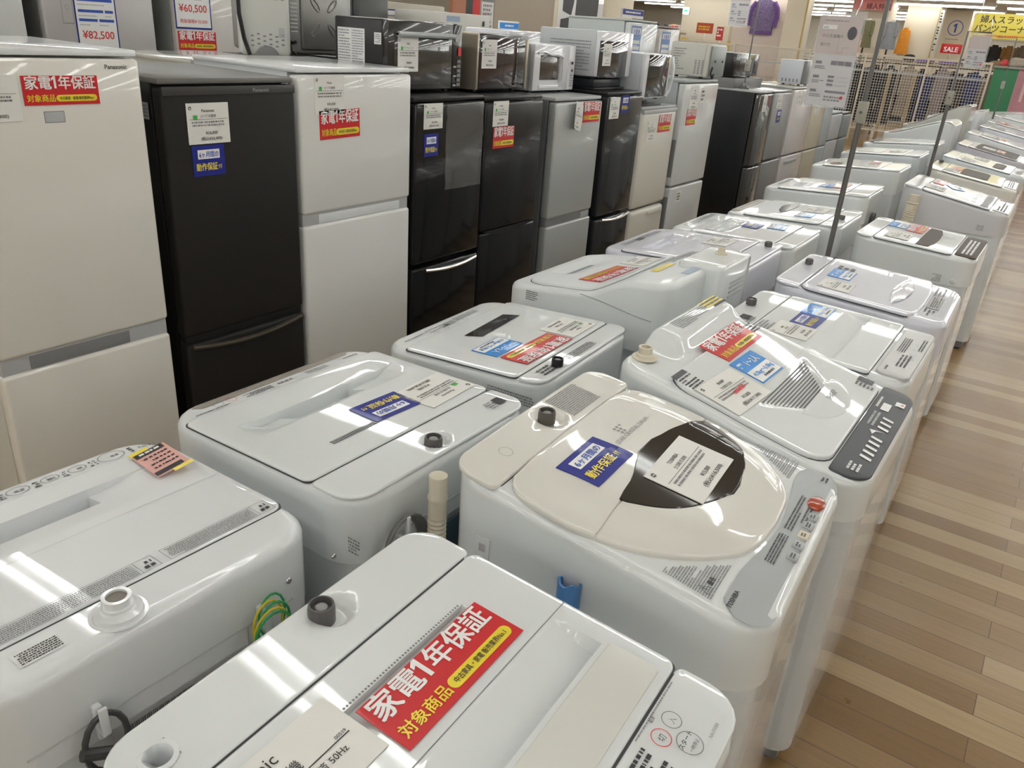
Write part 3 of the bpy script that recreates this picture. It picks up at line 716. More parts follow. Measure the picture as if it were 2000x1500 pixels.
# --- L1: nearest washer on the left, printed dials, pink note
def l1():
    w = Washer('L', -1.43, .223, -.031, .57, .54, .826, .853, 'white washing machine with a pink and yellow note stuck beside its printed round dials', body=WHITE2, r=.06, dip=(.05, .53, .12, .24))
    zt = w.zt
    def dz(x, y):
        deep = -.038 * (1 if .135 < y < .184 else 0) * (1 if x > .197 else 0)
        t = sm(.07, .19, x) if x <= .197 else 1
        return min(deep, -.016 * t * (1 if y > .135 else 0) * max(0, 1 - (y - .135) / .10))
    w.plate('lid', .006, .564, .068, .449, .02, WHITE2, lift=.004, dz=dz, extra_y=(.1346, .1354, .145, .155, .1836, .1844, .2, .22, .235), extra_x=(.07, .1, .13, .16, .19, .1966, .1974), n=18)
    b = MB(); f = lambda x, y, h: (x, y, zt(x, y) + .004 + dz(x, y) + h)
    for i in range(22):
        for j in range(2): b.disc(.215 + i * .014 + j * .007, .155 + j * .012, .0028, M('vent_hole', (.05, .055, .1), .6), .0008, f, 8)
    b.rect(.01, .56, .2625, .2635, LGREY, .0008, f, 8)
    b.obj('lid_vent_holes', w.root, smooth=False)
    b = MB(); sf = w.sf(.0008)
    for i, (x, r) in enumerate(((.10, .026), (.166, .017), (.216, .017), (.272, .020), (.33, .018))):
        b.ring(x, .040, r, .0018, INKG, .0006, sf, sy=.75); b.scrib(x - r * .5, x + r * .5, .035, .047, 1, INKG, .0006, sf, i); b.scrib(x - r * 1.6, x - r * 1.15, .03, .055, 3, INK, .0006, sf, i + 5); b.scrib(x + r * 1.15, x + r * 1.5, .03, .055, 3, INKG, .0006, sf, i + 9)
    b.text('4.0kg', .035, .045, .012, INK, .0006, sf)
    b.obj('control_print', w.root, smooth=False)
    b = MB(); sf = w.sf(.0052)
    for x0, x1 in ((.022, .222), (.236, .55)):
        for (a, c, d, e) in ((x0, x1, .408, .409), (x0, x1, .444, .445), (x0, x0 + .001, .408, .445), (x1 - .001, x1, .408, .445), (x0 + .03, x0 + .031, .408, .445)): b.rect(a, c, d, e, INKG, .0006, sf, 6)
        b.scrib(x0 + .035, x1 - .005, .411, .443, 7, INKG, .0006, sf, int(x0 * 100)); b.scrib(x0 + .006, x0 + .026, .415, .44, 2, INK, .0006, sf, 3)
    b.obj('warning_print', w.root, smooth=False)
    b = MB(); sf2 = w.sf(.0008); b.rect(.412, .472, .472, .506, PAPERG, .0004, sf2, 3); b.scrib(.415, .469, .475, .503, 6, INK, .0009, sf2, 12); b.obj('small_label', w.root, smooth=False)
    b = MB(); z = zt(.336, .497)
    b.lathe([(.040, 0), (.039, .002), (.034, .002), (.033, .008), (.024, .010), (.0215, .013), (.0215, .017), (.019, .019), (.018, .027), (.020, .028), (.020, .031), (.0145, .031), (.014, .012), (.004, .011)], (.336, .497, z), WHITE2, 32)
    b.lathe([(.0138, .012), (.0138, .0275), (.004, .0275)], (.336, .497, z), M('taupe_valve', (.22, .20, .18), .5), 20)
    b.obj('water_inlet', w.root)
    # curled pink note
    def cf(u, v): return .004 + .05 * max(0, v + .045) ** 1.5
    b = MB(); mp = place(w.sf(.004), .058, .148, -.08); mp2 = lambda u, v, h: mp(u, v, h + .012 * (.5 - u / .066) + .003)
    sheet(b, mp2, .064, .108, PINK); b.rect(-.022, .032, .036, .050, INK, HT, mp2); b.rect(-.026, .030, -.054, -.036, INK, HT, mp2); b.scrib(-.018, .024, -.052, -.039, 1, TWHITE, HT + .0004, mp2, 6)
    b.rect(-.034, .004, .052, .064, YEL, HT, mp2); b.rect(-.002, .034, -.066, -.053, YEL, HT, mp2); b.scrib(-.024, .024, -.03, .03, 4, INK, HT, mp2, 3, .6, .35)
    b.obj('paper_note', w.root, smooth=False)
    # back face: cord hooks, wires, rating plate
    D = w.D; sd = lambda yw: .57 - (yw - .223)
    b = MB(); b.tube([(.07, D + .000, .735), (.50, D + .000, .735)], .0015, LGREY, 6); b.box(.16, .163, D - .001, D + .0015, .60, .735, LGREY); b.obj('back_seam', w.root)
    for (yw, z0, nm) in ((.655, .735, 0), (.385, .735, 1)):
        x = sd(yw); b = MB(); b.box(x - .006, x + .006, D, D + .012, z0 - .03, z0 + .03, WHITE2, .003); b.box(x - .006, x + .006, D + .02, D + .026, z0 - .01, z0 + .035, WHITE2, .002); b.box(x - .006, x + .006, D, D + .026, z0 - .014, z0 - .006, WHITE2, .002); b.obj('cord_hook', w.root)
    rn = random.Random(3)
    for i in range(5):
        b = MB(); x = sd(.645); a = rn.uniform(-.02, .02)
        p = [(x + a - .012 + .026 * cos(t) * (1 + .1 * i), D + .018 + .006 * i, .745 + .042 * sin(t) - .004 * i) for t in lin(0, 2 * pi, 16)][:-1]
        b.tube(p, .0022, M('wire_yellow', (.62, .52, .03), .4) if i % 2 else M('wire_green', (.03, .32, .10), .4), 6, True); b.obj('earth_wire', w.root)
    b = MB(); x = sd(.65); b.tube([(x - .01, D + .02, .715), (x - .012, D + .022, .68), (x - .005, D + .02, .60)], .006, M('wire_blue_tape', (.04, .06, .5), .4), 8); b.obj('wire_tape', w.root)
    b = MB(); x = sd(.385); p = [(x + .03 * cos(t), D + .018, .705 + .05 * sin(t)) for t in lin(0, 2 * pi, 16)][:-1]; b.tube(p, .0045, DGREY, 8, True); b.tube([(x + .035, D + .02, .71), (x - .02, D + .03, .68), (x - .03, D + .02, .62)], .009, DGREY, 8); b.obj('power_cord', w.root)
    b = MB(); bk = lambda u, v, h: (sd(.6) + u, D + .0006 + h, v)
    b.rect(-.12, .2, .655, .70, PAPERG, 0, bk); b.scrib(-.1, .0, .66, .695, 6, INKG, .0006, bk, 3)
    for k in range(34): b.rect(.07 + k * .0032, .0715 + k * .0032 + (.0008 if k % 3 else 0), .665, .69, INKG, .0006, bk); b.obj('rating_plate', w.root, smooth=False)
    b = MB(); b.lathe([(.006, 0), (.005, .002)], (.075, D, .775), CHROME, 12, 'y'); b.obj('screw', w.root)
l1()

def l2():
    w = Washer('L', -1.432, .836, .0, .571, .58, .845, .862, 'white washing machine with taupe control strip, comb-like vent slots and a navy sticker', r=.06, dip=[(.03, .54, .085, .26), (.25, .33, .497, .553)])
    zt = w.zt
    def dz(x, y):
        e = sm(.035, .10, x) * (1 - sm(.44, .51, x))
        a = -.006 * sm(.09, .17, y) * e * (1 if y < .172 else 0) - .024 * (1 if y >= .172 else 0) * max(0, 1 - (y - .172) / .075) * e
        b_ = -.032 * (1 if .172 < y < .232 else 0) * (1 if .192 < x < .395 else 0)
        return a + b_
    w.plate('lid', .004, .567, .078, .453, .014, lift=.005, dz=dz, extra_y=(.1, .12, .14, .16, .1715, .1725, .2, .2315, .2325, .24, .247, .25), extra_x=(.035, .06, .1, .1915, .1925, .3945, .3955, .44, .48, .51), n=20)
    b = MB(); f = lambda x, y, h: (x, y, zt(x, y) + .005 + h)
    for i in range(22): b.poly([(.315 + i * .0056, .370), (.3178 + i * .0056, .370), (.3168 + i * .0056, .385), (.314 + i * .0056, .385)], INK, .0008, f)
    b.obj('lid_vent_slots', w.root, smooth=False)
    b1, y1_, x1_ = w.bowl(.290, .527, .034, .011, .55)
    w.plate('hinge_cover', .004, .567, .459, .572, (.008, .05), lift=.004, n=14, dz=b1, extra_y=y1_, extra_x=x1_, gap='front')
    b = MB(); sf = lambda x, y, h: (x, y, zt(x, y) + .0008 + h - .022 * (1 - sqrt(max(0, 1 - (max(0, .022 - y) / .022) ** 2))))
    pts = []
    x0, x1, ya, yb, r = .05, .512, .009, .040, .015
    for cx, cy, a0 in ((x1 - r, yb - r, 0), (x0 + r, yb - r, pi / 2), (x0 + r, ya + r, pi), (x1 - r, ya + r, 3 * pi / 2)):
        pts += [(cx + r * cos(a0 + t), cy + r * sin(a0 + t)) for t in lin(0, pi / 2, 5)]
    n = 24; vs = []; fs = []
    for i in range(n + 1):
        x = x0 + (x1 - x0) * i / n; d = min(x - x0, x1 - x); ins = r - sqrt(max(0, r * r - (r - d) ** 2)) if d < r else 0
        for t in lin(0, 1, 6): vs.append(sf(x, ya + ins + (yb - ya - 2 * ins) * t, 0))
    for i in range(n):
        for j in range(6): a = i * 7 + j; fs.append([a, a + 7, a + 8, a + 1])
    b.add(vs, fs, TAUPE); b.obj('control_panel', w.root)
    b = MB(); g = w.sf(.001)
    vprint(b, g, .32, .40, .048, .066, 3, 4, INK); vprint(b, g, .26, .31, .05, .062, 1, 5, INKG); vprint(b, g, .15, .22, .048, .066, 3, 6, INKG); vprint(b, g, .44, .53, .06, .066, 1, 7, INK); b.text('Panasonic', .07, .052, .012, INK, .0006, g, .02)
    b.ring(.46, .047, .012, .001, INKG, .0006, g); b.ring(.425, .047, .012, .001, INKR, .0006, g); b.ring(.46, .024, .013, .001, INKG, .0008, sf); b.ring(.38, .022, .011, .001, INKG, .0008, sf)
    b.obj('control_print', w.root, smooth=False)
    lf = w.sf(.0055)
    blue_sticker(w.root, lf, .240, .340, .135, -.06, 1.5)
    price_card(w.root, lf, .098, .365, .165, .118, .05, 'Panasonic', '全自動洗濯機', '¥26,000', '(税込¥28,600)', True, 6)
    w.knob(.300, .529, lift=-.006)
    b = MB(); g = w.sf(.0065); b.rect(.04, .065, .50, .53, INK, .0006, g); b.scrib(.07, .10, .50, .535, 4, INKG, .0006, g, 4); b.obj('hinge_print', w.root, smooth=False)
    D = w.D; sd = lambda yw: .571 - (yw - .836)
    b = MB(); b.tube([(.03, D + .001, .752), (.45, D + .001, .752)], .002, LGREY, 6); b.box(.05, .40, D - .002, D + .004, .60, .70, M('blue_grey_steel', (.05, .09, .12), .4), .002); b.obj('back_panel', w.root)
    x = sd(.945); b = MB(); b.box(x - .006, x + .006, D, D + .03, .74, .75, WHITE2, .002); b.box(x - .005, x + .005, D + .022, D + .03, .74, .80, WHITE2, .002); b.lathe([(.014, 0), (.016, .004), (.016, .04), (.012, .05)], (x, D + .026, .665), WHITE2, 14); b.obj('cord_hook', w.root)
    for i in range(4):
        b = MB(); p = [(x + (.05 + .004 * i) * cos(t), D + .012 + .004 * i, .715 + (.072 + .004 * i) * sin(t)) for t in lin(0, 2 * pi, 20)][:-1]; b.tube(p, .0035, M('cord_grey', (.16, .16, .16), .4), 8, True); b.obj('power_cord', w.root)
    b = MB(); b.lathe([(.005, 0), (.004, .002)], (sd(.782), D, .79), CHROME, 12, 'y'); b.obj('screw', w.root)
    w.slatelabel(.56, .76, .03, .035, 3, 'back')
l2()

def l3():
    w = Washer('L', -1.435, 1.513, .057, .552, .524, .815, .84, 'white washing machine with a black slot window and a half-glared red sticker', r=.05)
    zt = w.zt
    w.plate('lid', .004, .548, .082, .440, .014, lift=.005, n=14)
    b = MB(); sf = w.sf(.0055); vs = [(.135, .150), (.355, .165), (.385, .205), (.16, .190)]
    b.poly([(.135, .142), (.37, .158), (.345, .205), (.110, .190)][::1], BLKGLOSS, .001, sf); b.obj('lid_window', w.root, smooth=False)
    sky_sticker(w.root, sf, .392, .285, .135, 0, 1.6); red_sticker(w.root, lambda x, y, h: sf(x, y, h + .001), .335, .382, .25, -.02, 2.95)
    price_card(w.root, sf, .122, .365, .15, .115, 0, 'Haier', '全自動洗濯機', '¥17,000', '(税込¥18,700)', True, 8)
    w.plate('hinge_cover', .004, .548, .445, .516, (.008, .04), lift=.004, gap='front')
    b = MB(); g = w.sf(.001)
    vprint(b, g, .14, .26, .03, .055, 3, 3); vprint(b, g, .27, .40, .035, .06, 3, 5); vprint(b, g, .42, .5, .04, .05, 1, 5)
    for i in range(4): b.ring(.38 - i * .05, .066, .008, .001, INKG, .0006, g)
    b.rect(.30, .318, .05, .058, INK, .001, g); b.obj('control_print', w.root, smooth=False)
    w.knob(.416, .488, BLACK, lift=.005, r=.016, h=.02)
    b = MB(); g = w.sf(.0055); b.scrib(.2, .36, .47, .50, 4, INK, .0006, g, 4); b.scrib(.43, .5, .46, .50, 3, INK, .0006, g, 6); b.obj('hinge_print', w.root, smooth=False)
    b = MB(); mp = lambda u, v, h: (w.W + .0004 + h, u, v)
    b.scrib(.36, .50, .77, .80, 4, INKG, .0006, mp, 4); b.scrib(.30, .40, .735, .765, 2, INKG, .0006, mp, 7); b.obj('side_print', w.root, smooth=False)
l3()

def l4():
    def prof(x, y): return .838 + .07 * y / .6 + .055 * sm(.30, .47, y) - .03 * sm(.56, .60, y) * 0
    w = Washer('L', -1.488, 2.19, .0, .591, .606, .838, .95, 'bulky white washing machine with wave-shaped side, raised back and upside-down red sticker', body=M('satin_white_plastic', (.71, .74, .75), .45, coat=.12), prof=prof, cover_h=.11, r=.045, dip=(.09, .50, .065, .25))
    zt = w.zt
    def dz(x, y): return .004 - .022 * sm(.075, .085, y) * (1 - sm(.10, .19, y)) * sm(.12, .16, x) * (1 - sm(.34, .42, x))
    w.plate('lid', .03, .56, .05, .40, .08, lift=.006, dz=dz, extra_y=(.07, .08, .09, .1, .14, .16, .18, .2, .22, .24), extra_x=(.1, .13, .16, .38, .42, .45, .48), n=16)
    b = MB(); f = lambda x, y, h: (x, y, zt(x, y) + .006 + dz(x, y) + h)
    b.rect(.16, .36, .095, .115, M('vent_slate', (.18, .2, .24), .4), .001, f, 4); b.obj('lid_vent', w.root, smooth=False)
    lf = lambda x, y, h: (x, y, zt(x, y) + .0105 + h)
    red_sticker(w.root, lf, .345, .272, .255, -.06, 2.9)
    price_card(w.root, lf, .10, .28, .15, .11, 0, '', '洗濯機', '¥22,000', '(税込¥24,200)', False, 5)
    b = MB(); sf = w.sf(.0008); b.rect(.27, .42, .455, .485, YEL, .0008, sf, 4); b.scrib(.05, .25, .44, .49, 4, INKG, .0008, sf, 5); b.scrib(.06, .4, .41, .43, 2, INKG, .0008, sf, 8); b.rect(.28, .40, .555, .585, M('pale_blue_label', (.42, .5, .62), .5), .0008, sf, 3); b.obj('caution_label', w.root, smooth=False)
    # raised block carrying the inlet
    b = MB(); xl, xr = rrx(.0, .30, .50, .655, .03); b.surf(lambda y: xl(y) + .01, lambda y: xr(y) - .01, yss(.51, .645, .025, 5), uss(0, .3, 6), lambda x, y: .972, .80, WHITE, .012); b.obj('inlet_block', w.root)
    b = MB(); b.lathe([(.022, 0), (.022, .003), (.014, .005), (.013, .022), (.010, .022), (.009, .008)], (.10, .575, .972), CREAM, 18); b.obj('water_inlet', w.root)
    b = MB()
    for i in range(4): b.box(.34, .44, .607, .612, .83 - i * .016, .837 - i * .016, LGREY, .001)
    b.obj('back_vents', w.root); b = MB()
    for i in range(4): b.box(.06, .2, .656, .661, .90 - i * .016, .907 - i * .016, LGREY, .001)
    b.obj('back_vents', w.root)
    b = MB(); mp = lambda u, v, h: (w.W + .0004 + h, u, v); b.scrib(.09, .14, .80, .835, 5, INKG, .0006, mp, 4); b.box(.5925, .594, .30, .31, .74, .765, MGREY); b.obj('side_print', w.root, smooth=False)
    b = MB(); b.tube([(.5915, .30, .87), (.5915, .38, .863), (.5915, .5, .845), (.5915, .56, .84)], .001, MGREY, 5); b.obj('side_seam', w.root)
    return w
l4()

# --- simpler repeats further down both rows
def gen(side, xf, y0, yaw, w, d, zf, zb, label, body=WHITE, lid=(.09, .46), pocket=None, window=None, panel=None, panelm=None, stickers=(), knob=(.3, .52), lidm=None, prof=None, film=False, extra=None, cover_h=.13, back=None):
    W_ = Washer(side, xf, y0, yaw, w, d, zf, zb, label, body=body, prof=prof, cover_h=cover_h, dip=(pocket[0] - .01, pocket[1] + .01, pocket[2] - .005, pocket[3] + .005) if pocket else None)
    zt = W_.zt; dz = None; ey = (); ex = ()
    if pocket:
        x0, x1, ya, yb, dep = pocket
        dz = lambda x, y: -dep * (1 if ya < y < yb else 0) * sm(x0, x0 + .05, x) * (1 - sm(x1 - .05, x1, x)) * sm(yb + .001, ya, y) ** .6
        ey = (ya - .0005, ya + .0005, yb - .0005, (ya + yb) / 2, yb + .001); ex = (x0, x0 + .03, x0 + .05, x1 - .05, x1 - .03, x1)
    W_.plate('lid', .005, w - .005, lid[0], lid[1], .02, lidm or body, lift=.006, dz=dz, extra_y=ey, extra_x=ex, n=10)
    W_.plate('hinge_cover', .005, w - .005, lid[1] + .005, d - .006, (.008, .04), body, lift=.004, n=6, gap='front')
    sf = W_.sf(.0068)
    if window:
        pts, wm = window; b = MB(); n = len(pts)
        b.surf(interp(pts[0]), interp(pts[1]), sorted(set([a for a, _ in pts[0]] + [a for a, _ in pts[1]])), lin(0, 1, 6), lambda x, y: zt(x, y) + .0085, lambda x, y: zt(x, y) + .003, wm, .001, ring=1); b.obj('lid_window', W_.root)
    if panel:
        x0, x1, ya, yb = panel; W_.plate('control_panel', x0, x1, ya, yb, .02, panelm or LGREY, lift=.004, gap=False, n=5)
        b = MB(); g = W_.sf(.0045); b.scrib(x0 + .05, x1 - .08, ya + .02, yb - .02, 3, TWHITE if (panelm in (BROWN, DARKPANEL)) else INK, .0006, g, int(y0 * 10)); b.obj('control_print', W_.root, smooth=False)
    else:
        b = MB(); g = W_.sf(.001); b.scrib(.08, w - .1, .035, .065, 3, INKG, .0006, g, int(y0 * 10)); b.obj('control_print', W_.root, smooth=False)
    for k, s in enumerate(stickers):
        t, x, y, a = s[:4]; lf = (lambda x, y, h, k=k: sf(x, y, h + k * .0004))
        if t == 'red': red_sticker(W_.root, lf, x, y, s[4] if len(s) > 4 else .235, a)
        if t == 'navy': blue_sticker(W_.root, lf, x, y, .13, a)
        if t == 'sky': sky_sticker(W_.root, lf, x, y, .13, a)
        if t == 'card': price_card(W_.root, lf, x, y, .16, .11, a, '', '洗濯機', '¥19,000', '(税込¥20,900)', True, int(x * 100))
    if knob: W_.knob(knob[0], knob[1], lift=.005, r=.016, h=.018, dish=False)
    if extra: extra(W_)
    return W_

def r5x(w):
    b = MB(); f = w.sf(.012)
    b.rect(.365, .43, .155, .19, LGREY, .0006, w.sf(.0075)); b.obj('lid_badge', w.root, smooth=False)
    w.slatelabel(.12, .72, .04, .035, 3); b = MB(); b.lathe([(.012, 0), (.008, .003)], (0, .07, .735), WHITE, 14, 'x', mp=lambda x, y, z: (-x, y, z)); b.obj('side_cap', w.root)
gen('R', -.212, 4.013, .0, .556, .536, .842, .867, 'white washing machine with smoked brown lid window and brown front control panel', lid=(.108, .448),
    window=(([(.196, .24), (.2, .14), (.215, .05), (.268, .048)], [(.196, .30), (.2, .40), (.215, .50), (.268, .507)]), BROWN), panel=(.03, .525, .008, .100), panelm=BROWN,
    stickers=(('red', .415, .318, 0, .22), ('sky', .40, .405, 0), ('card', .15, .36, 0)), extra=r5x, knob=None)
def r6x(w):
    b = MB(); z = 0
    g = w.sf(.0075)
    for i in range(6): b.rect(.12 + i * .06, .155 + i * .06, .20, .225, CHROME, .0006, g)
    b.rect(.05, .55, .125, .165, MGREY, .0006, g, 4); b.obj('lid_trim', w.root, smooth=False); w.slatelabel(.11, .74, .04, .035, 8)
gen('R', -.196, 5.405, .009, .59, .603, .845, .94, 'pale grey washing machine behind the drain hose, small red and blue stickers on lid', body=M('pale_lilac_plastic', (.60, .60, .63), .2, coat=.4), lid=(.11, .49), panel=(.04, .55, .01, .1), panelm=M('glare_silver', (.5, .5, .5), .15, metal=.6),
    stickers=(('red', .47, .45, 0, .2), ('card', .2, .44, 0), ('sky', .42, .35, .5)), extra=r6x, knob=None)
def win2(a, b_, c, d): return ([(a, c + .03), (a + .02, c), (b_ - .02, c), (b_, c + .03)], [(a, d - .03), (a + .02, d), (b_ - .02, d), (b_, d - .03)])
gen('R', -.242, 6.55, .03, .569, .596, .848, .93, 'cream-white washing machine with brown smoked window and orange-red sticker, behind the pale grey one', body=IVORY, lid=(.1, .49), window=(win2(.2, .38, .1, .48), BROWN), panel=(.05, .52, .01, .09), panelm=M('glare_silver', (.5, .5, .5), .15, metal=.6), stickers=(('red', .30, .42, 0, .22), ('card', .15, .44, 0)), knob=(.45, .55))
gen('R', -.259, 7.40, -.008, .575, .605, .85, .94, 'blue-white washing machine with white ribbed lid strips in the aisle row', body=M('blue_white_plastic', (.62, .66, .69), .2, coat=.4), lid=(.1, .50), window=(win2(.16, .24, .1, .45), BROWN), panel=(.03, .54, .01, .09), panelm=WHITE2, stickers=(('card', .40, .35, 0), ('card', .15, .42, 0)), knob=None)
gen('R', -.30, 8.5, .0, .575, .60, .85, .955, 'lilac-grey washing machine with dark brown glossy lid edge in the aisle row', body=M('lilac_grey_plastic', (.56, .55, .60), .2, coat=.4), lid=(.09, .50), window=(win2(.10, .45, .03, .54), BROWN), stickers=(('card', .3, .35, 0), ('red', .3, .25, 0, .2)), knob=None)
gen('R', -.33, 9.5, .015, .575, .62, .87, .99, 'tall-backed white washing machine with glossy wrapped top and red print', body=WHITE2, lid=(.08, .50), stickers=(('red', .3, .3, 0, .2), ('card', .3, .42, 0)), knob=None)
gen('R', -.35, 10.5, -.02, .575, .60, .90, 1.0, 'lavender-grey washing machine with long salmon control band, far along the aisle row', body=LAV, lid=(.08, .50), panel=(.03, .54, .01, .07), panelm=M('salmon_strip', (.5, .4, .36), .3), stickers=(('card', .3, .3, 0),), knob=None)
gen('R', -.37, 11.5, .0, .575, .60, .90, 1.0, 'white washing machine with brown lid stripe, second from the far end of the aisle row', lid=(.08, .50), window=(win2(.25, .35, .1, .5), M('stripe_brown', (.22, .15, .12), .3)), stickers=(('red', .3, .42, 0, .2),), knob=None)
gen('R', -.39, 12.5, .0, .575, .60, .93, 1.02, 'last white washing machine of the aisle row, in front of the pink panel', lid=(.08, .50), stickers=(), knob=None)
# left row
gen('L', -1.476, 2.84, .016, .56, .602, .85, .884, 'lavender washing machine with small dark display and scooped lid, behind the wave-sided one', body=LAV, lid=(.09, .49), pocket=(.12, .47, .14, .235, .02), stickers=(('card', .15, .36, 0),), knob=(.1, .55),
    extra=lambda w: (lambda b: (b.rect(.27, .33, .045, .07, INK, .0012, w.sf()), b.obj('display_window', w.root, smooth=False)))(MB()))
gen('L', -1.453, 3.45, .021, .553, .583, .846, .855, 'white washing machine with square lid pocket and glossy sky blue label', lid=(.11, .485), pocket=(.12, .46, .15, .24, .022), stickers=(('navy', .22, .30, 0), ('sky', .15, .40, .1)), knob=None)
gen('L', -1.416, 4.077, .007, .568, .591, .84, .865, 'white washing machine with taupe control strip and round black lid window', lid=(.10, .485), window=(([(.20, .18), (.215, .10), (.24, .045), (.262, .08), (.27, .15)], [(.20, .22), (.215, .32), (.24, .385), (.262, .34), (.27, .22)]), BLKGLOSS), panel=(.05, .50, .012, .06), panelm=TAUPE, stickers=(('sky', .38, .37, 0), ('card', .2, .38, 0)), knob=(.35, .545))
def l8x(w):
    D = w.D; x = .35
    for k in range(2):
        b = MB(); p = [(x + .05 * sin(2 * t) * (1 + .1 * k), D + .012 + .01 * k, .68 + .10 * sin(t)) for t in lin(0, 2 * pi, 24)][:-1]; b.tube(p, .0045, DGREY, 8, True); b.obj('power_cord', w.root)
gen('L', -1.502, 4.937, .02, .563, .612, .862, .897, 'white washing machine whose looped dark power cord hangs on its back', lid=(.09, .47), pocket=(.2, .42, .15, .22, .02), stickers=(('sky', .30, .32, 0), ('red', .25, .40, 0, .22)), knob=None, extra=l8x)
gen('L', -1.567, 6.18, .008, .57, .614, .876, .915, 'white washing machine with black round window and orange label, behind the one with looped cord', lid=(.09, .47), window=(win2(.12, .2, .35, .5), BLKGLOSS), stickers=(('red', .22, .38, 0, .2), ('card', .40, .38, 0)), knob=None)
gen('L', -1.597, 7.16, .007, .57, .611, .885, .93, 'pale grey washing machine with flat translucent lid panes in the left row', body=M('blue_white_plastic', (.62, .66, .69), .2, coat=.4), lid=(.09, .48), window=(win2(.12, .3, .08, .48), M('pane_grey_green', (.42, .45, .42), .2)), stickers=(('card', .3, .40, 0),), knob=None)
gen('L', -1.62, 8.05, .0, .57, .62, .90, .96, 'white washing machine with brown smudged panel print, next behind the pale grey one', lid=(.09, .48), window=(win2(.05, .12, .2, .5), BROWN), stickers=(('card', .2, .3, 0),), knob=None)
def pr(x, y): return .90 + .30 * sm(-.05, .50, y) * .62 + .10 * sm(.45, .60, y)
gen('L', -1.66, 9.1, .0, .60, .64, .93, 1.1, 'big white drum-type washing machine with steep sloping lid and curved side line', prof=lambda x, y: .93 + .16 * sm(0, .6, y) - .03 * sm(.58, .64, y), lid=(.06, .50), stickers=(('red', .45, .10, 0, .15),), knob=None, cover_h=.12)
gen('L', -1.68, 10.2, .0, .60, .64, .95, 1.15, 'grey-topped steep-lidded washing machine rising behind the one with curved side line', body=GREYW, prof=lambda x, y: .95 + .26 * sm(0, .66, y), lid=(.06, .50), lidm=M('lid_warm_grey', (.38, .37, .35), .2, coat=.5), stickers=(), knob=None, cover_h=.12)
gen('L', -1.68, 11.8, .0, .60, .64, .97, 1.1, 'farthest white washing machine of the left row with pinkish glossy wrap', body=WHITE2, lid=(.06, .50), stickers=(('card', .3, .3, 0),), knob=None)
gen('L', -1.30, 13.1, .0, .58, .62, .99, 1.05, 'white washing machine standing at the far end between both rows', body=WHITE2, lid=(.06, .50), stickers=(), knob=None)

# drain hoses
def hose(path, r, label, m=CREAM, corr=True, capn=3):
    b = MB(); P = [Vector(p) for p in path]; pts = []; rs = []
    L = sum((P[i + 1] - P[i]).length for i in range(len(P) - 1)); n = int(L / .005)
    for k in range(n + 1):
        d = L * k / n
        for i in range(len(P) - 1):
            s = (P[i + 1] - P[i]).length
            if d <= s or i == len(P) - 2: pts.append(P[i] + (P[i + 1] - P[i]) * min(1, d / s)); break
            d -= s
        f = L * k / n
        rs.append(r * (1.05 if L - f < .09 else (1 + .12 * (k % 2))) * (1.12 if abs(L - f - .05) < .005 else 1))
    b.tube(pts, rs, m, 12); o = b.obj('drain_hose'); tag(o, label, 'hose')
hose([(-.799, 1.0, .02), (-.799, 1.0, .50), (-.801, 1.0, .875)], .017, 'cream corrugated drain hose standing upright behind the ivory-lidded washer')
hose([(-.72, 5.30, .02), (-.715, 5.30, .5), (-.70, 5.31, .90)], .03, 'thick cream drain hose standing upright in the gap of the aisle row')
# corrugated hoses and earth leads between the rows
def leads(x, y, label, n=6, seed=1, ww=.5):
    root = empty('earth_lead_bundle', (x, y, 0)); tag(root, label, 'cable'); rn = random.Random(seed)
    for i in range(n):
        b = MB(); a = rn.uniform(0, 6); p = [(.018 * ww * 2 * cos(t + a) * rn.uniform(.7, 1.1), .10 * cos(t) * rn.uniform(.8, 1.1), .52 + .08 * sin(t + a * .3) + rn.uniform(-.02, .02)) for t in lin(0, 2 * pi, 14)][:-1]
        b.tube(p, .003, [M('wire_yellow', (.62, .52, .03), .4), M('wire_green', (.03, .32, .10), .4), BLACK][i % 3], 6, True); b.obj('cable_loop', root)
    b = MB(); b.tube([(0, 0, .46), (0, .02, .2), (0, 0, .003)], .006, DGREY, 8); b.obj('cable_tail', root)
leads(-.815, 2.98, 'yellow, green and black earth leads hanging behind the lavender left-row washer', 9, 2)
leads(-.80, 3.60, 'tangle of yellow earth leads between the rows near the nearest sign pole', 8, 4)
leads(-.848, 5.75, 'yellow-green leads in the gap behind the washer with looped cord', 8, 6, .35)
leads(-.90, 6.95, 'yellow leads dangling between the rows beside the second sign pole', 8, 9, .35)

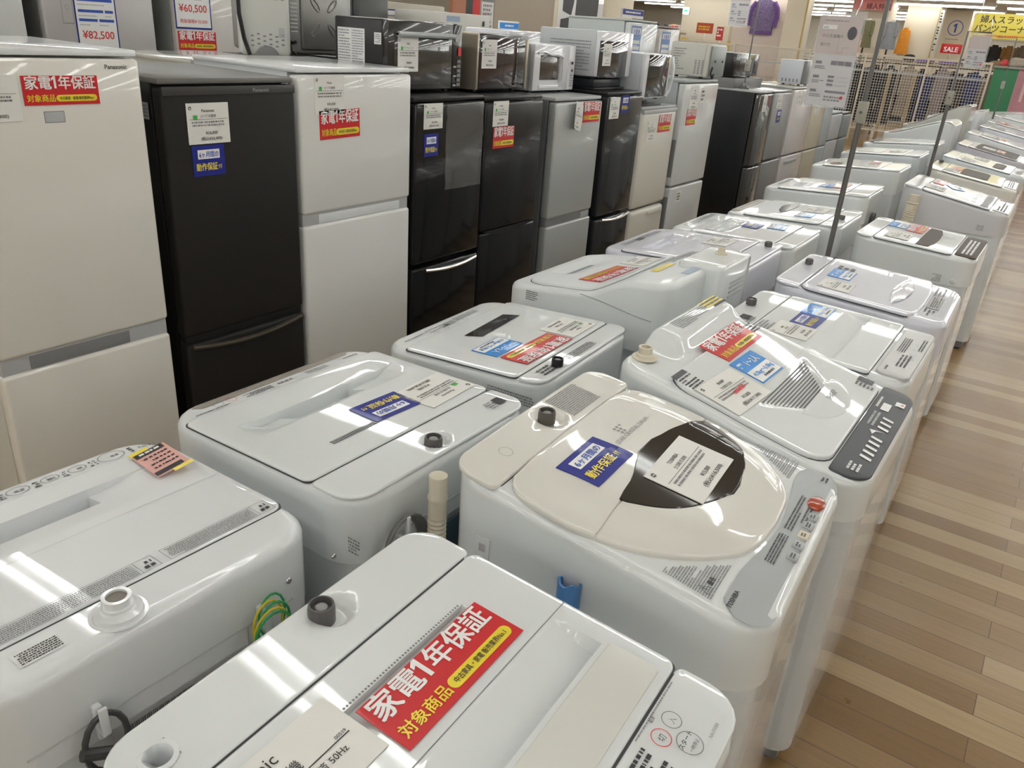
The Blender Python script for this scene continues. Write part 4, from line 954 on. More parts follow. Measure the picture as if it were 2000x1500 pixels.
# ------------------------------------------------------------------ refrigerators (all face the washers)
XF = -2.3
class Fridge:
    def __init__(s, y0, w, h, label, split=.65, d=.60, bodym=WHITE, doorm=WHITE, x=XF, gap=.035, bev=.012, doord=.055, back=False, topm=None, name='refrigerator', door=True, cat='refrigerator', group=None):
        s.w, s.h, s.split, s.gap = w, h, split, gap
        s.root = empty(name, (x, y0, 0), pi / 2 if not back else -pi / 2); tag(s.root, label, cat, group)
        if back: s.root.location = (x, y0 + w, 0)
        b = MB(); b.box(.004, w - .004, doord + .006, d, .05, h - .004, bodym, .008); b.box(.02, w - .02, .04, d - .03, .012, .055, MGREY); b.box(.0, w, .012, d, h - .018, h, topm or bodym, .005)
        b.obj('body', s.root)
        for fx in (.05, w - .05):
            for fy in (.09, d - .06): b = MB(); b.lathe([(.02, 0), (.02, .014)], (fx, fy, 0), DGREY, 10); b.obj('foot', s.root)
        if door:
            b = MB(); b.box(.002, w - .002, 0, doord, split + gap * .5, h - .024, doorm, bev, 3); s.up = b.obj('upper_door', s.root)
            b = MB(); b.box(.002, w - .002, 0, doord, .075, split - gap * .5, doorm, bev, 3); s.lo = b.obj('lower_door', s.root)
    def front(s): return lambda x, y, h: (x, -h, y)
    def strip(s, m, inner=None, x0=.15, x1=.85, y=.012):
        b = MB(); g = s.gap / 2; b.box(.006, s.w - .006, y, .05, s.split - g - .002, s.split + g + .002, m, .002)
        if inner: b.box(s.w * x0, s.w * x1, y - .003, y + .01, s.split - g + .002, s.split + g - .008, inner, .002)
        b.obj('handle_recess', s.root)
    def bar(s, m, z=None, x0=.15, x1=.92, bow=.012, r=.012):
        z = s.split - .04 if z is None else z
        b = MB(); n = 12
        vs = []
        for i in range(n + 1):
            t = i / n; x = s.w * (x0 + (x1 - x0) * t); zz = z + bow * 4 * (t - .5) ** 2
            vs.append((x, -.006 - r * sin(pi * t), zz))
        b.tube(vs, r * .8, m, 8); b.obj('handle', s.root)

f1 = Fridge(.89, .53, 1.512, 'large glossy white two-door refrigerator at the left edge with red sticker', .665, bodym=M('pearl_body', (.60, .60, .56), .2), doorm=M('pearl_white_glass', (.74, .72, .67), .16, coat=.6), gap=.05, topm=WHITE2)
f1.strip(LGREY, MGREY, .16, .74)
red_sticker(f1.root, f1.front(), .292, 1.408, .205, 0, 2.75)
price_card(f1.root, f1.front(), .095, 1.39, .17, .115, 0, 'Panasonic', '2ドア冷蔵庫', '¥38,000', '(税込¥41,800)', False, 2)
b = MB(); b.text('Panasonic', .455, 1.462, .017, INK, .0008, f1.front(), .02); b.rect(.235, .29, 1.325, 1.355, INKG, .0008, f1.front()); b.rect(.2365, .2885, 1.3265, 1.3535, LGREY, .0012, f1.front()); b.obj('brand_mark', f1.root, smooth=False)

f2 = Fridge(1.475, .52, 1.435, 'matte black refrigerator between two white ones, with price card and navy sticker', .585, bodym=M('black_side', (.014, .013, .013), .35), doorm=M('matte_black_door', (.017, .015, .014), .5, spec=.3), gap=.03, topm=M('fridge_top_grey', (.16, .155, .15), .4))
f2.strip(BLACK); f2.bar(M('black_bronze_bar', (.07, .06, .045), .35, metal=.4), z=.545, x0=.03, x1=.97, bow=.02, r=.012)
b = MB(); b.box(.004, .516, -.003, .0, 1.385, 1.412, M('grey_black_trim', (.05, .047, .045), .4), .002); b.obj('door_trim', f2.root)
b = MB(); b.text('Panasonic', .37, 1.392, .017, LGREY, .004, f2.front()); b.obj('brand_mark', f2.root, smooth=False)
price_card(f2.root, f2.front(), .158, 1.30, .155, .125, 0, 'Panasonic', '2ドア冷蔵庫', '¥24,000', '(税込¥26,400)', True, 5)
blue_sticker(f2.root, f2.front(), .148, 1.185, .12, 0, 1.25)
b = MB(); sd = lambda u, v, h: (-h, u, v); b.rect(.07, .17, 1.31, 1.36, LGREY, .001, sd); b.scrib(.075, .165, 1.315, 1.355, 4, INKG, .0015, sd, 4); b.obj('side_label', f2.root, smooth=False)

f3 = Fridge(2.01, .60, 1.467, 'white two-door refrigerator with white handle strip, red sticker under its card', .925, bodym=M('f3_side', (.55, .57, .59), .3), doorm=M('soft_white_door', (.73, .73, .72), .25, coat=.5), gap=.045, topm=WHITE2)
f3.strip(LGREY, WHITE2, .14, .9)
red_sticker(f3.root, f3.front(), .195, 1.27, .205, .02, 2.0)
price_card(f3.root, f3.front(), .145, 1.375, .145, .135, 0, 'Haier', '2ドア冷蔵庫', '¥20,000', '(税込¥22,000)', True, 7)

f4 = Fridge(2.635, .49, 1.352, 'glossy black refrigerator in film with curved silver handle, second black one', .62, bodym=BLACK, doorm=BLKGLOSS, gap=.02)
f4.bar(CHROME, z=.585, x0=.16, x1=.94)
price_card(f4.root, f4.front(), .115, 1.275, .125, .105, 0, 'Haier', '2ドア冷蔵庫', '¥21,000', '(税込¥23,100)', True, 3); blue_sticker(f4.root, f4.front(), .105, 1.155, .095, 0, 1.0)
b = MB(); FILM = M('clear_film', (.9, .9, .9), .06, alpha=.10, spec=1.0, bump=.8, bscale=14); fr = f4.front(); n = 14; vs = []; fs = []; rn = random.Random(4)
for j in range(n + 1):
    for i in range(n + 1): vs.append((.2 + .27 * i / n, -.004 - .008 * rn.random(), .95 + .37 * j / n))
for j in range(n):
    for i in range(n): a = j * (n + 1) + i; fs.append([a, a + 1, a + n + 2, a + n + 1])
b.add(vs, fs, FILM); b.obj('door_film', f4.root)
f5 = Fridge(3.13, .50, 1.342, 'black refrigerator with smile-shaped door gap, red sticker below its card', .70, bodym=BLACK, doorm=M('satin_black_door', (.014, .014, .016), .2, coat=.2, spec=.35), gap=.008)
price_card(f5.root, f5.front(), .12, 1.265, .125, .115, 0, 'SHARP', '2ドア冷蔵庫', '¥25,000', '(税込¥27,500)', True, 4); red_sticker(f5.root, f5.front(), .155, 1.155, .175, 0, 1.75)
b = MB(); p = [(.03 + .44 * t, .70 + .003 - .035 * sin(pi * t)) for t in lin(0, 1, 12)] + [(.47, .704), (.03, .704)]; b.prism(p, -.002, .004, M('recess_black', (.004, .004, .004), .6), 'y'); b.obj('handle_recess', f5.root)
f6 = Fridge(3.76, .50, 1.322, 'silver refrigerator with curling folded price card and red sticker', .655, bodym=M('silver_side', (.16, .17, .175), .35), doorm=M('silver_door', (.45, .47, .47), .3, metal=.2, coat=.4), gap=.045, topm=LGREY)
f6.strip(MGREY, LGREY, .78, .96); red_sticker(f6.root, f6.front(), .375, 1.24, .19, 0, 1.75)
price_card(f6.root, f6.front(), .21, 1.225, .15, .14, -.25, '', '冷蔵庫', '¥24,000', '(税込¥26,400)', False, 4, curl=lambda u, v: .035 * max(0, -u - v * .3) / .075)
f7 = Fridge(4.33, .45, 1.338, 'charcoal mirror-door refrigerator with thin silver handle beside the small beige one', .60, bodym=BLACK, doorm=M('charcoal_mirror_door', (.025, .026, .029), .14, coat=.4, spec=.4), gap=.02)
f7.bar(CHROME, z=.575, x0=.14, x1=.95); price_card(f7.root, f7.front(), .08, 1.25, .12, .12, 0, '', '冷蔵庫', '¥20,000', '(税込¥22,000)', True, 8); blue_sticker(f7.root, f7.front(), .21, 1.27, .10, 0, 1.0)
f8 = Fridge(4.81, .53, 1.24, 'small beige-white refrigerator with grey top band and moulded pull', .58, bodym=M('beige_side', (.42, .41, .37), .35), doorm=M('beige_white_door', (.68, .66, .59), .3, coat=.3), gap=.012, bev=.03, topm=LGREY)
price_card(f8.root, f8.front(), .15, 1.09, .14, .13, 0, '', '冷蔵庫', '¥12,000', '(税込¥13,200)', True, 9); red_sticker(f8.root, f8.front(), .34, 1.13, .19, 0, 1.7)
b = MB(); b.box(.25, .48, -.012, .005, .525, .55, M('beige_white_door'), .008); b.box(.01, .52, -.002, .03, 1.195, 1.222, LGREY, .004); b.obj('handle', f8.root)
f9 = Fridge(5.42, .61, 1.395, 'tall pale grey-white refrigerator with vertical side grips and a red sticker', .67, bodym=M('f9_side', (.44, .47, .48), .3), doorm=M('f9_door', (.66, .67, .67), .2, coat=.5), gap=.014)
b = MB(); b.box(-.003, .004, .012, .05, .74, 1.0, MGREY, .001); b.box(-.003, .004, .012, .05, .25, .60, MGREY, .001); b.obj('side_grip', f9.root)
price_card(f9.root, f9.front(), .17, 1.28, .14, .16, 0, '', '冷蔵庫', '¥28,000', '(税込¥30,800)', False, 9); red_sticker(f9.root, f9.front(), .17, 1.15, .17, 0, 1.55)
b = MB(); b.rect(.29, .37, 1.24, 1.34, PAPER, .001, f9.front()); b.scrib(.3, .36, 1.25, 1.33, 3, INK, .0016, f9.front(), 3); b.rect(.12, .2, .55, .63, PAPER, .001, f9.front()); b.scrib(.13, .19, .56, .62, 3, INK, .0016, f9.front(), 4); b.obj('small_label', f9.root, smooth=False)
f10 = Fridge(7.05, .33, 1.292, 'black-sided refrigerator with mirror-dark narrow front after the gap in the row', .665, d=.62, bodym=M('blueblack_side', (.006, .007, .010), .4), doorm=M('dark_mirror', (.10, .095, .09), .08, metal=.6, coat=.8), gap=.02, topm=LGREY)
price_card(f10.root, f10.front(), .12, 1.19, .1, .13, 0, '', '冷蔵庫', '¥30,000', '(税込¥33,000)', False, 9)
f11 = Fridge(7.43, .51, 1.293, 'silver-grey refrigerator next to the black-sided one, small navy label', .68, bodym=MGREY, doorm=M('silver_door2', (.34, .34, .34), .3, metal=.3), gap=.02, topm=CHROME)
price_card(f11.root, f11.front(), .15, 1.2, .13, .12, 0, '', '冷蔵庫', '¥26,000', '(税込¥28,600)', False, 9); blue_sticker(f11.root, f11.front(), .2, 1.07, .12, 0, 1.1)
f12 = Fridge(7.99, .71, 1.31, 'wide pinkish-white refrigerator with moulded lower handle', .68, bodym=GREYW, doorm=M('pinkish_white', (.68, .64, .64), .2, coat=.5), gap=.014)
price_card(f12.root, f12.front(), .2, 1.22, .13, .12, 0, '', '冷蔵庫', '¥32,000', '(税込¥35,200)', False, 9)
b = MB(); b.box(.1, .5, -.01, .004, .60, .63, LGREY, .006); b.obj('handle', f12.root)
f13 = Fridge(8.72, .49, 1.30, 'cream refrigerator half hidden behind the hanging leaflet', .68, bodym=CREAM, doorm=M('cream_door', (.60, .54, .42), .3, coat=.3), gap=.014)
price_card(f13.root, f13.front(), .15, 1.1, .12, .12, 0, '', '冷蔵庫', '¥14,000', '(税込¥15,400)', False, 9)
f14 = Fridge(9.23, .33, 1.27, 'narrow blue-grey refrigerator next to the cream one', .68, bodym=GREYW, doorm=M('bluegrey_door', (.42, .46, .48), .3), gap=.014)
f15 = Fridge(9.59, .47, 1.02, 'short pale silver refrigerator at the far end of the row', .715, bodym=M('slate_side', (.22, .25, .25), .4), doorm=M('pale_silver_door', (.48, .49, .51), .3), gap=.012)
f16 = Fridge(10.1, .40, 1.00, 'dark-framed grey-green cabinet closing the far end of the refrigerator row', .715, bodym=BLACK, doorm=M('slate_side'), gap=.012, name='storage_cabinet', cat='cabinet')

# ------------------------------------------------------------------ microwaves and ovens
class Micro:
    def __init__(s, y0, w, h, z, label, bodym, doorm, d=.36, x=XF - .02, yaw=0, pan=.2, winm=None, win=(.10, .70, .2, .85), name='microwave_oven', feetm=BLACK, cat='microwave oven'):
        s.w, s.h = w, h; s.root = empty(name, (x, y0, z), pi / 2 + yaw); tag(s.root, label, cat)
        b = MB(); b.box(0, w, .03, d, .012, h, bodym, .01); b.obj('body', s.root)
        for fx in (.05, w - .05):
            for fy in (.06, d - .05): b = MB(); b.lathe([(.014, 0), (.014, .014)], (fx, fy, 0), feetm, 10); b.obj('foot', s.root)
        b = MB(); b.box(0, w * (1 - pan) - .002, 0, .032, .014, h - .002, doorm, .006); b.obj('door', s.root)
        if pan:
            b = MB(); b.box(w * (1 - pan), w, .002, .032, .014, h - .002, doorm, .006); s.pn = b.obj('control_panel', s.root)
        if winm:
            b = MB(); b.box(w * win[0], w * win[1], -.002, .003, h * win[2], h * win[3], winm, .001); b.obj('window', s.root)
        s.front = lambda x, y, h_: (x, -h_ - .001, y)
    def side(s): return lambda x, y, h_: (-h_, x, y)
m1 = Micro(2.625, .50, .29, 1.353, 'large black microwave oven with a white instruction sheet on its side', BLACK, M('m_black', (.018, .017, .016), .2, coat=.5), d=.31, x=-2.45, pan=.14, winm=M('m_window', (.05, .046, .042), .1, coat=.6), win=(.08, .80, .12, .82))
b = MB(); b.tube([(.05, -.014, .235), (.42, -.014, .235)], .012, SILVER, 10); b.box(.05, .06, -.014, .0, .23, .24, SILVER); b.box(.41, .42, -.014, 0, .23, .24, SILVER); b.obj('handle', m1.root)
price_card(m1.root, m1.front, .125, .158, .13, .14, 0, '', 'オーブンレンジ', '¥8,000', '(税込¥8,800)', True, 5)
b = MB(); sd = m1.side(); b.rect(.13, .29, .03, .245, PAPERG, .001, lambda x, y, h_: (-h_, x, y)); s_ = lambda x, y, h_: (-h_, x, y)
K_ = lambda x, y, h_: (-h_, .42 - x, y)
b.scrib(.0, .072, .04, .24, 18, INKG, .0016, lambda x, y, h_: (-h_, .285 - x, y), 5, .8, .45); b.scrib(.08, .15, .04, .24, 20, INKG, .0016, lambda x, y, h_: (-h_, .285 - x, y), 7, .8, .45); b.obj('instruction_sheet', m1.root, smooth=False)
b = MB(); b.rect(.035, .075, .19, .235, PAPERG, .001, lambda x, y, h_: (-h_, x, y)); b.scrib(.04, .072, .195, .23, 5, INKG, .0016, lambda x, y, h_: (-h_, x, y), 3); b.obj('side_label', m1.root, smooth=False)
b = MB(); fr = m1.front; b.rect(.445, .482, .215, .245, LGREY, .001, fr); b.rect(.468, .49, .155, .19, INKR, .001, fr)
for i in range(6): b.rect(.463, .488, .125 - i * .02, .138 - i * .02, MGREY, .001, fr); b.rect(.436, .458, .125 - i * .02, .132 - i * .02, LGREY, .001, fr) if i % 2 else None
b.obj('keypad', m1.root, smooth=False)
m2 = Micro(3.26, .43, .265, 1.344, 'black microwave oven with champagne frame and wine-red reflection in its door', BLACK, M('m_black'), d=.38, x=-2.46, pan=.0, winm=M('m2_window', (.035, .022, .026), .07, coat=.8), win=(.04, .78, .08, .94))  # wine-red reflection is put into the window's base colour
b = MB(); b.box(-.012, .004, -.004, .36, 0.012, .267, M('champagne', (.42, .37, .30), .3, metal=.6), .004); b.obj('frame', m2.root)
b = MB(); b.box(.372, .390, -.028, -.018, .015, .25, M('champagne'), .003); b.box(.372, .390, -.02, 0, .21, .22, CHROME); b.box(.372, .390, -.02, 0, .03, .04, CHROME); b.obj('handle', m2.root)
price_card(m2.root, m2.front, .09, .175, .12, .13, 0, '', '電子レンジ', '¥9,000', '(税込¥9,900)', True, 5)
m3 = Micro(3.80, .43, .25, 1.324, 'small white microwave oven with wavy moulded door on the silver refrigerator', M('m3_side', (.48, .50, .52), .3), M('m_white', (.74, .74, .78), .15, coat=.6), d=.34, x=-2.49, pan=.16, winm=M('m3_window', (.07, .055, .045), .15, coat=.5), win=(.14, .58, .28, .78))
b = MB(); b.tube([(.03, -.003, .205), (.08, -.008, .212), (.15, -.010, .198), (.24, -.010, .195), (.285, -.008, .185), (.29, -.006, .06)], .006, M('m_white'), 8); b.prism([(.255, .055), (.28, .07), (.28, .17), (.255, .17)], -.006, .0, LGREY, 'y'); b.box(.05, .25, -.01, 0, .025, .045, M('m_white'), .004); b.obj('door_relief', m3.root)
b = MB(); fr = m3.front; b.rect(.385, .405, .15, .165, INK, .001, fr); b.rect(.39, .405, .11, .125, INK, .001, fr); b.scrib(.38, .415, .03, .10, 5, INKG, .001, fr, 3); b.obj('keypad', m3.root, smooth=False)
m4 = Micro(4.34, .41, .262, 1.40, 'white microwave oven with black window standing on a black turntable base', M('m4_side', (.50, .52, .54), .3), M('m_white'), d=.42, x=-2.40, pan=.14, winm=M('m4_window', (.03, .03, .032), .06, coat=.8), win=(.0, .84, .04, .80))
price_card(m4.root, m4.front, .09, .135, .10, .12, 0, '', '電子レンジ', '¥7,000', '(税込¥7,700)', True, 5)
b = MB(); b.scrib(.06, .34, .04, .21, 10, INKG, .0008, lambda x, y, h_: (-h_, .40 - x, y), 3, .5, .35); b.obj('side_print', m4.root, smooth=False)
b = MB(); b.box(-2.80, -2.42, 4.36, 4.74, 1.34, 1.352, BLACK, .003); b.box(-2.78, -2.44, 4.38, 4.72, 1.352, 1.399, M('stand_black', (.02, .025, .03), .3), .006); o = b.obj('appliance_stand'); tag(o, 'low black stand under the white microwave with black window', 'stand')
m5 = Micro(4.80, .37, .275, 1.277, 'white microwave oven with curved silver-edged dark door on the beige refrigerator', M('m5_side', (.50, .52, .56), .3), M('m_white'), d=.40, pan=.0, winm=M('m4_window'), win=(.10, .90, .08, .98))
b = MB(); b.tube([(.36, -.01, .262), (.35, -.03, .2), (.335, -.035, .13), (.345, -.02, .06), (.32, -.01, .02)], .010, WHITE2, 8); b.obj('handle', m5.root)
b = MB(); b.box(-2.66, -2.34, 4.83, 5.14, 1.242, 1.252, BLACK, .002); b.lathe([(.12, .010), (.12, .024)], (-2.5, 4.98, 1.242), BLACK, 24); o = b.obj('appliance_stand'); tag(o, 'black turntable plate under the curved-door microwave', 'stand')
m6 = Micro(5.80, .32, .235, 1.397, 'white microwave oven turned backwards with grey back panel and printed side', M('m6_side', (.58, .57, .52), .35), M('m6_side'), d=.30, pan=.0)
b = MB(); b.box(.02, .30, -.012, .0, .02, .22, M('m6_back', (.26, .29, .28), .4, metal=.3), .004); b.lathe([(.008, -.004), (.008, .002)], (.1, -.013, .12), BLACK, 10, 'y'); b.lathe([(.008, -.004), (.008, .002)], (.24, -.013, .12), BLACK, 10, 'y'); b.obj('back_plate', m6.root)
b = MB(); sdm = lambda x, y, h_: (-h_, .3 - x * .6, y)
b.scrib(.04, .20, .05, .20, 9, INKG, .0008, sdm, 3, .6, .4)
for i in range(9):
    for j in range(3): b.rect(.33 + j * .045, .355 + j * .045, .03 + i * .011, .036 + i * .011, MGREY, .0008, sdm)
b.obj('side_print', m6.root, smooth=False)
b = MB(); b.tube([(.04, -.02, .06), (.02, -.03, .08), (.0, -.03, .04), (.03, -.035, .01), (.06, -.03, .035)], .006, BLACK, 8); b.obj('power_cord', m6.root)
# second-line microwaves standing on f10..f13 and behind
m7 = Micro(7.12, .60, .20, 1.372, 'black slope-cornered microwave oven behind the nearest hanging leaflet pole', BLACK, M('m_black'), d=.36, x=-2.60, pan=.22, winm=M('m7_window', (.05, .05, .055), .2), win=(.16, .7, .25, .8))
b = MB(); b.box(-3.0, -2.56, 7.07, 7.78, 1.293, 1.371, M('tray_grey', (.2, .2, .2), .4), .003); o = b.obj('appliance_stand'); tag(o, 'grey tray under the black slope-cornered microwave', 'stand')
m8 = Micro(8.35, .33, .23, 1.312, 'plain white microwave oven with slit vents beside the hanging leaflet', M('m8_side', (.62, .64, .70), .3), M('m8_front', (.2, .2, .2), .3), d=.26, x=-2.34, pan=.0)
b = MB()
for i in range(5): b.rect(.06 + i * .036, .075 + i * .036, .03, .06, INKG, .0008, lambda x, y, h_: (-h_, x, y))
b.obj('side_vents', m8.root, smooth=False)
m9 = Micro(3.50, .42, .24, 1.40, 'plain white microwave oven top peeking out behind the small wavy-door one', M('m9_body', (.74, .74, .80), .2), M('m_white'), d=.34, x=-2.98, pan=0)

# ------------------------------------------------------------------ the back-to-back line and appliances seen over it
def backrow(y0, w, h, label, m=GREYW):
    f = Fridge(y0, w, h, label, split=.6, bodym=m, doorm=m, x=-3.55, back=True, d=.58)
for i, (y0, w, h, m, lb) in enumerate(((2.05, .55, 1.44, GREYW, 'grey refrigerator turned away, under the white vented oven'), (2.62, .60, 1.44, BLACK, 'black refrigerator turned away, under the steel-backed oven'), (3.40, .60, 1.385, GREYW, 'grey refrigerator turned away, behind the wavy-door microwave'))): backrow(y0, w, h, lb, m)
# white oven seen from its perforated back
root = empty('toaster_oven', (-3.13, 2.42, 1.442), rad(56)); tag(root, 'white oven turned backwards showing small vent holes, edge of its black cord', 'oven')
b = MB(); b.box(0, .215, .0, .16, .012, .42, M('oven_back_white', (.60, .60, .57), .35), .02, 3); b.obj('body', root)
b = MB(); mp = lambda x, y, h_: (x, -h_, y)
for j in range(5):
    for i in range(6): b.rect(.05 + i * .026, .062 + i * .026, .24 + j * .022, .246 + j * .022, MGREY, .001, mp)
for j in range(3):
    for i in range(6): b.rect(.045 + i * .026, .057 + i * .026, .05 + j * .02 + .008 * (i % 2), .056 + j * .02 + .008 * (i % 2), MGREY, .001, mp)
b.rect(.165, .19, .09, .13, LGREY, .001, mp); b.obj('vent_holes', root, smooth=False)
b = MB(); b.lathe([(.055, 0), (.05, .015), (.02, .016)], (.11, -.0, .0), MGREY, 20, 'y', mp=lambda x, y, z: (x, -y, max(z, .012))); b.obj('fan_cap', root)
b = MB(); b.tube([(.01, -.01, .42), (-.0, -.02, .30), (.0, -.02, .18), (.015, -.02, .08), (.035, -.02, .014)], .009, BLACK, 8); b.obj('power_cord', root)
# steel-backed oven with embossed X
root = empty('steam_oven', (-3.2, 2.73, 1.442), pi / 2); tag(root, 'oven turned backwards with grey steel back embossed with an X', 'oven')
ST = M('galvanised_grey', (.30, .295, .285), .32, metal=.55)
b = MB(); b.box(0, .44, 0, .40, .012, .36, M('oven_side_grey', (.35, .34, .33), .35, metal=.3), .025, 3); b.box(.095, .40, -.012, .004, .035, .335, ST, .010, 3); b.obj('body', root)
b = MB()
for sx, sz, a in ((-1, 1, -1), (1, 1, 1), (-1, -1, 1), (1, -1, -1)):
    cx, cz = .235 + sx * .055, .18 + sz * .055; p = []
    for t in lin(0, 2 * pi, 20)[:-1]:
        u, v = .038 * cos(t), .013 * sin(t); c = cos(a * pi / 4); s_ = sin(a * pi / 4); p.append((cx + u * c - v * s_, -.013, cz + u * s_ + v * c))
    b.tube(p, .003, ST, 6, True)
b.obj('embossing', root)
b = MB()
for i in range(13): b.box(.03, .075, -.004, .002, .11 + i * .017, .118 + i * .017, LGREY, .001)
b.obj('side_louvres', root)
b = MB(); b.tube([(.01, -.01, .07), (.03, -.02, .065), (.045, -.02, .07)], .007, BLACK, 8); b.tube([(.015, -.015, .07), (.02, -.02, .03), (.045, -.02, .014)], .004, BLACK, 8); b.obj('power_cord', root)

# tall refrigerators across the next aisle, facing us
XB = -4.6
def tallf(y0, w, h, label, door, body, x=XB, lo=.8): return Fridge(y0, w, h, label, split=lo, bodym=body, doorm=door, x=x, d=.65, gap=.012)
def bigtag(f, x, zb, price, sub, warranty=False, w=.26, full=True):
    b = MB(); mp = place(f.front(), x, zb + .28, 0); sheet(b, mp, w, .56, BLUE); b.rect(-w * .47, w * .47, -.27, .27, TWHITE, HT - .0004, mp)
    rows = [(-.10, ((-.42, .02), (.06, .42))), (-.055, ((-.42, .18), (.22, .42))), (.0, ((-.42, .42),)), (.05, ((-.42, -.24), (-.2, 0), (.04, .2), (.24, .44))), (.10, ((-.42, -.24), (-.2, 0), (.04, .2), (.24, .44))), (.15, ((-.2, .0), (.04, .42)))]
    for (v, segs) in rows:
        for a, c in segs: b.rect(a * w, c * w, v, v + .014, INKB, HT, mp); b.scrib(a * w, c * w, v - .022, v - .012, 1, LGREY, HT, mp, int(v * 100), .3)
    b.text(price, .0, -.185, w * .235, INKR, HT, mp, .015); b.text(sub, .0, -.245, w * .10, INKR, HT, mp, .01)
    b.obj('price_tag', f.root, smooth=False)
    if warranty: red_sticker(f.root, f.front(), x + .015, zb - .065, w * 1.06, 0, 2.5)
g1 = tallf(1.58, .66, 1.95, 'white upright refrigerator at the top left corner, across the next aisle', M('tall_white_door', (.68, .69, .68), .2, coat=.5), LGREY)
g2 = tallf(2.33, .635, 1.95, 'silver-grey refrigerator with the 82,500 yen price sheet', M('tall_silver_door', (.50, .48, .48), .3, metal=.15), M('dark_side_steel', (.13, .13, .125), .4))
bigtag(g2, .285, 1.335, '¥82,500', '税抜価格¥ 75,000', w=.235)
b = MB(); fr = g2.front()
for (a, c, d, e) in ((.10, .102, 1.5, 1.9), (.158, .16, 1.5, 1.9), (.10, .16, 1.5, 1.503)): b.rect(a, c, d, e, MGREY, .001, fr)
for i in range(5): b.ring(.13, 1.58 + i * .055, .012, .0015, INKG, .001, fr)
b.obj('touch_panel', g2.root, smooth=False)
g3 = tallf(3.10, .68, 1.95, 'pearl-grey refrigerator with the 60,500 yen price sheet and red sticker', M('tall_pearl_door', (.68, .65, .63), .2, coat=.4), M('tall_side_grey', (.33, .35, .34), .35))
bigtag(g3, .125, 1.50, '¥60,500', '税抜価格¥ 55,000', True, .25)
g4 = tallf(4.61, .33, 1.95, 'slim dark grey refrigerator standing beyond the steel-backed oven', M('tall_dark_door', (.06, .06, .062), .3), DGREY)
bB = MB()
o = empty('wardrobe_cabinet', (-5.0, 5.0, 0), pi / 2); tag(o, 'low beige cabinet with violet tags behind the big black microwave', 'cabinet')
b = MB(); b.box(0, 1.10, 0, .5, .04, 1.765, M('beige_board', (.52, .48, .40), .5), .01); b.obj('body', o); b = MB(); b.box(.02, 1.23, .04, .5, 0, .045, MGREY); b.obj('plinth', o)
b = MB(); mp = lambda x, y, h_: (x, -h_, y); b.rect(.12, .46, 1.66, 1.71, BLUE, .001, mp); b.rect(.13, .45, 1.665, 1.70, TWHITE, .0016, mp); b.rect(.54, .74, 1.66, 1.70, M('violet_tag', (.12, .08, .4), .5), .001, mp); b.obj('shelf_tag', o, smooth=False)
o = empty('display_box', (-4.3, 5.22, 0), pi / 2); tag(o, 'white display box with a small dark knob behind the champagne-framed microwave', 'box')
b = MB(); b.box(0, .62, 0, .5, 0, 1.715, M('display_white', (.66, .64, .60), .5), .01); b.obj('body', o); b = MB(); b.box(.52, .54, -.01, 0, 1.63, 1.67, DGREY, .004); b.obj('knob', o)
b = MB(); b.rect(.05, .22, 1.65, 1.69, M('pale_blue_print', (.35, .45, .6), .5), .001, mp); b.obj('shelf_tag', o, smooth=False)
# small blue and white tag stand
root = empty('shelf_sign', (-3.3, 5.0, 1.38), pi / 2); tag(root, 'small bright blue sign with white print above the champagne-framed microwave', 'sign')
# tall fridges further along
g5 = tallf(6.93, .57, 1.78, 'pale grey-white refrigerator with blue spec sheet behind the black-window microwave', M('g5_door', (.56, .58, .60), .25, coat=.3), M('g5_side', (.47, .51, .51), .4), x=-3.55)
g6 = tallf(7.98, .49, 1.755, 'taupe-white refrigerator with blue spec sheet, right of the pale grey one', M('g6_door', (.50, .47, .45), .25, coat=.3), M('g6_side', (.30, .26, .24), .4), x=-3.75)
for g, x in ((g5, .13), (g6, .16)):
    b = MB(); h0 = g.h; mp = place(g.front(), x, h0 - .27, 0); sheet(b, mp, .20, .44, M('spec_blue', (.20, .32, .60), .5)); b.rect(-.085, .085, .15, .20, TWHITE, HT, mp); b.text('冷蔵庫', 0, .155, .045, INKB, HT + .0005, mp, .01)
    for i in range(4): b.rect(-.085, .085, .07 - i * .05, .10 - i * .05, TWHITE, HT, mp); b.scrib(-.08, .08, .05 - i * .05, .065 - i * .05, 1, TWHITE, HT, mp, i)
    b.rect(-.085, .085, -.20, -.12, M('price_pink', (.72, .42, .44), .5), HT, mp); b.obj('spec_sheet', g.root, smooth=False)
b = MB(); b.box(-.003, .003, .03, .06, .9, 1.5, MGREY) ; b.obj('side_grip', g5.root)

# ------------------------------------------------------------------ hanging leaflet stands
POLE = M('pole_grey_steel', (.17, .17, .165), .35, metal=.5); JOINT = M('joint_cream', (.36, .35, .29), .45)
def stand(x, y, label, jz, topz, sign=None, r1=.013, r2=.007, arm=0, arm_dir=-1, tilt=(0, 0), base=0):
    root = empty('sign_stand', (x, y, base)); tag(root, label, 'stand'); tx, ty = tilt
    P = lambda z: (tx * z, ty * z, z)
    b = MB(); b.lathe([(.046, 0), (.046, .012), (.025, .03), (.016, .05)], (0, 0, 0), POLE, 24); b.obj('base', root)
    b = MB(); b.tube([P(.03), P(jz)], r1, POLE, 12); b.obj('lower_pole', root)
    b = MB(); q = P(jz); b.box(q[0] - .02, q[0] + .02, q[1] - .02, q[1] + .02, jz - .005, jz + .085, JOINT, .006); b.lathe([(.006, 0), (.006, .018)], (q[0], q[1] - .03, jz + .04), POLE, 8, 'y'); b.obj('clamp', root)
    b = MB(); b.tube([P(jz + .02), P(topz)] + ([(tx * topz + arm * arm_dir, 0, topz)] if arm else []), r2, POLE, 10); b.obj('upper_pole', root)
    return root
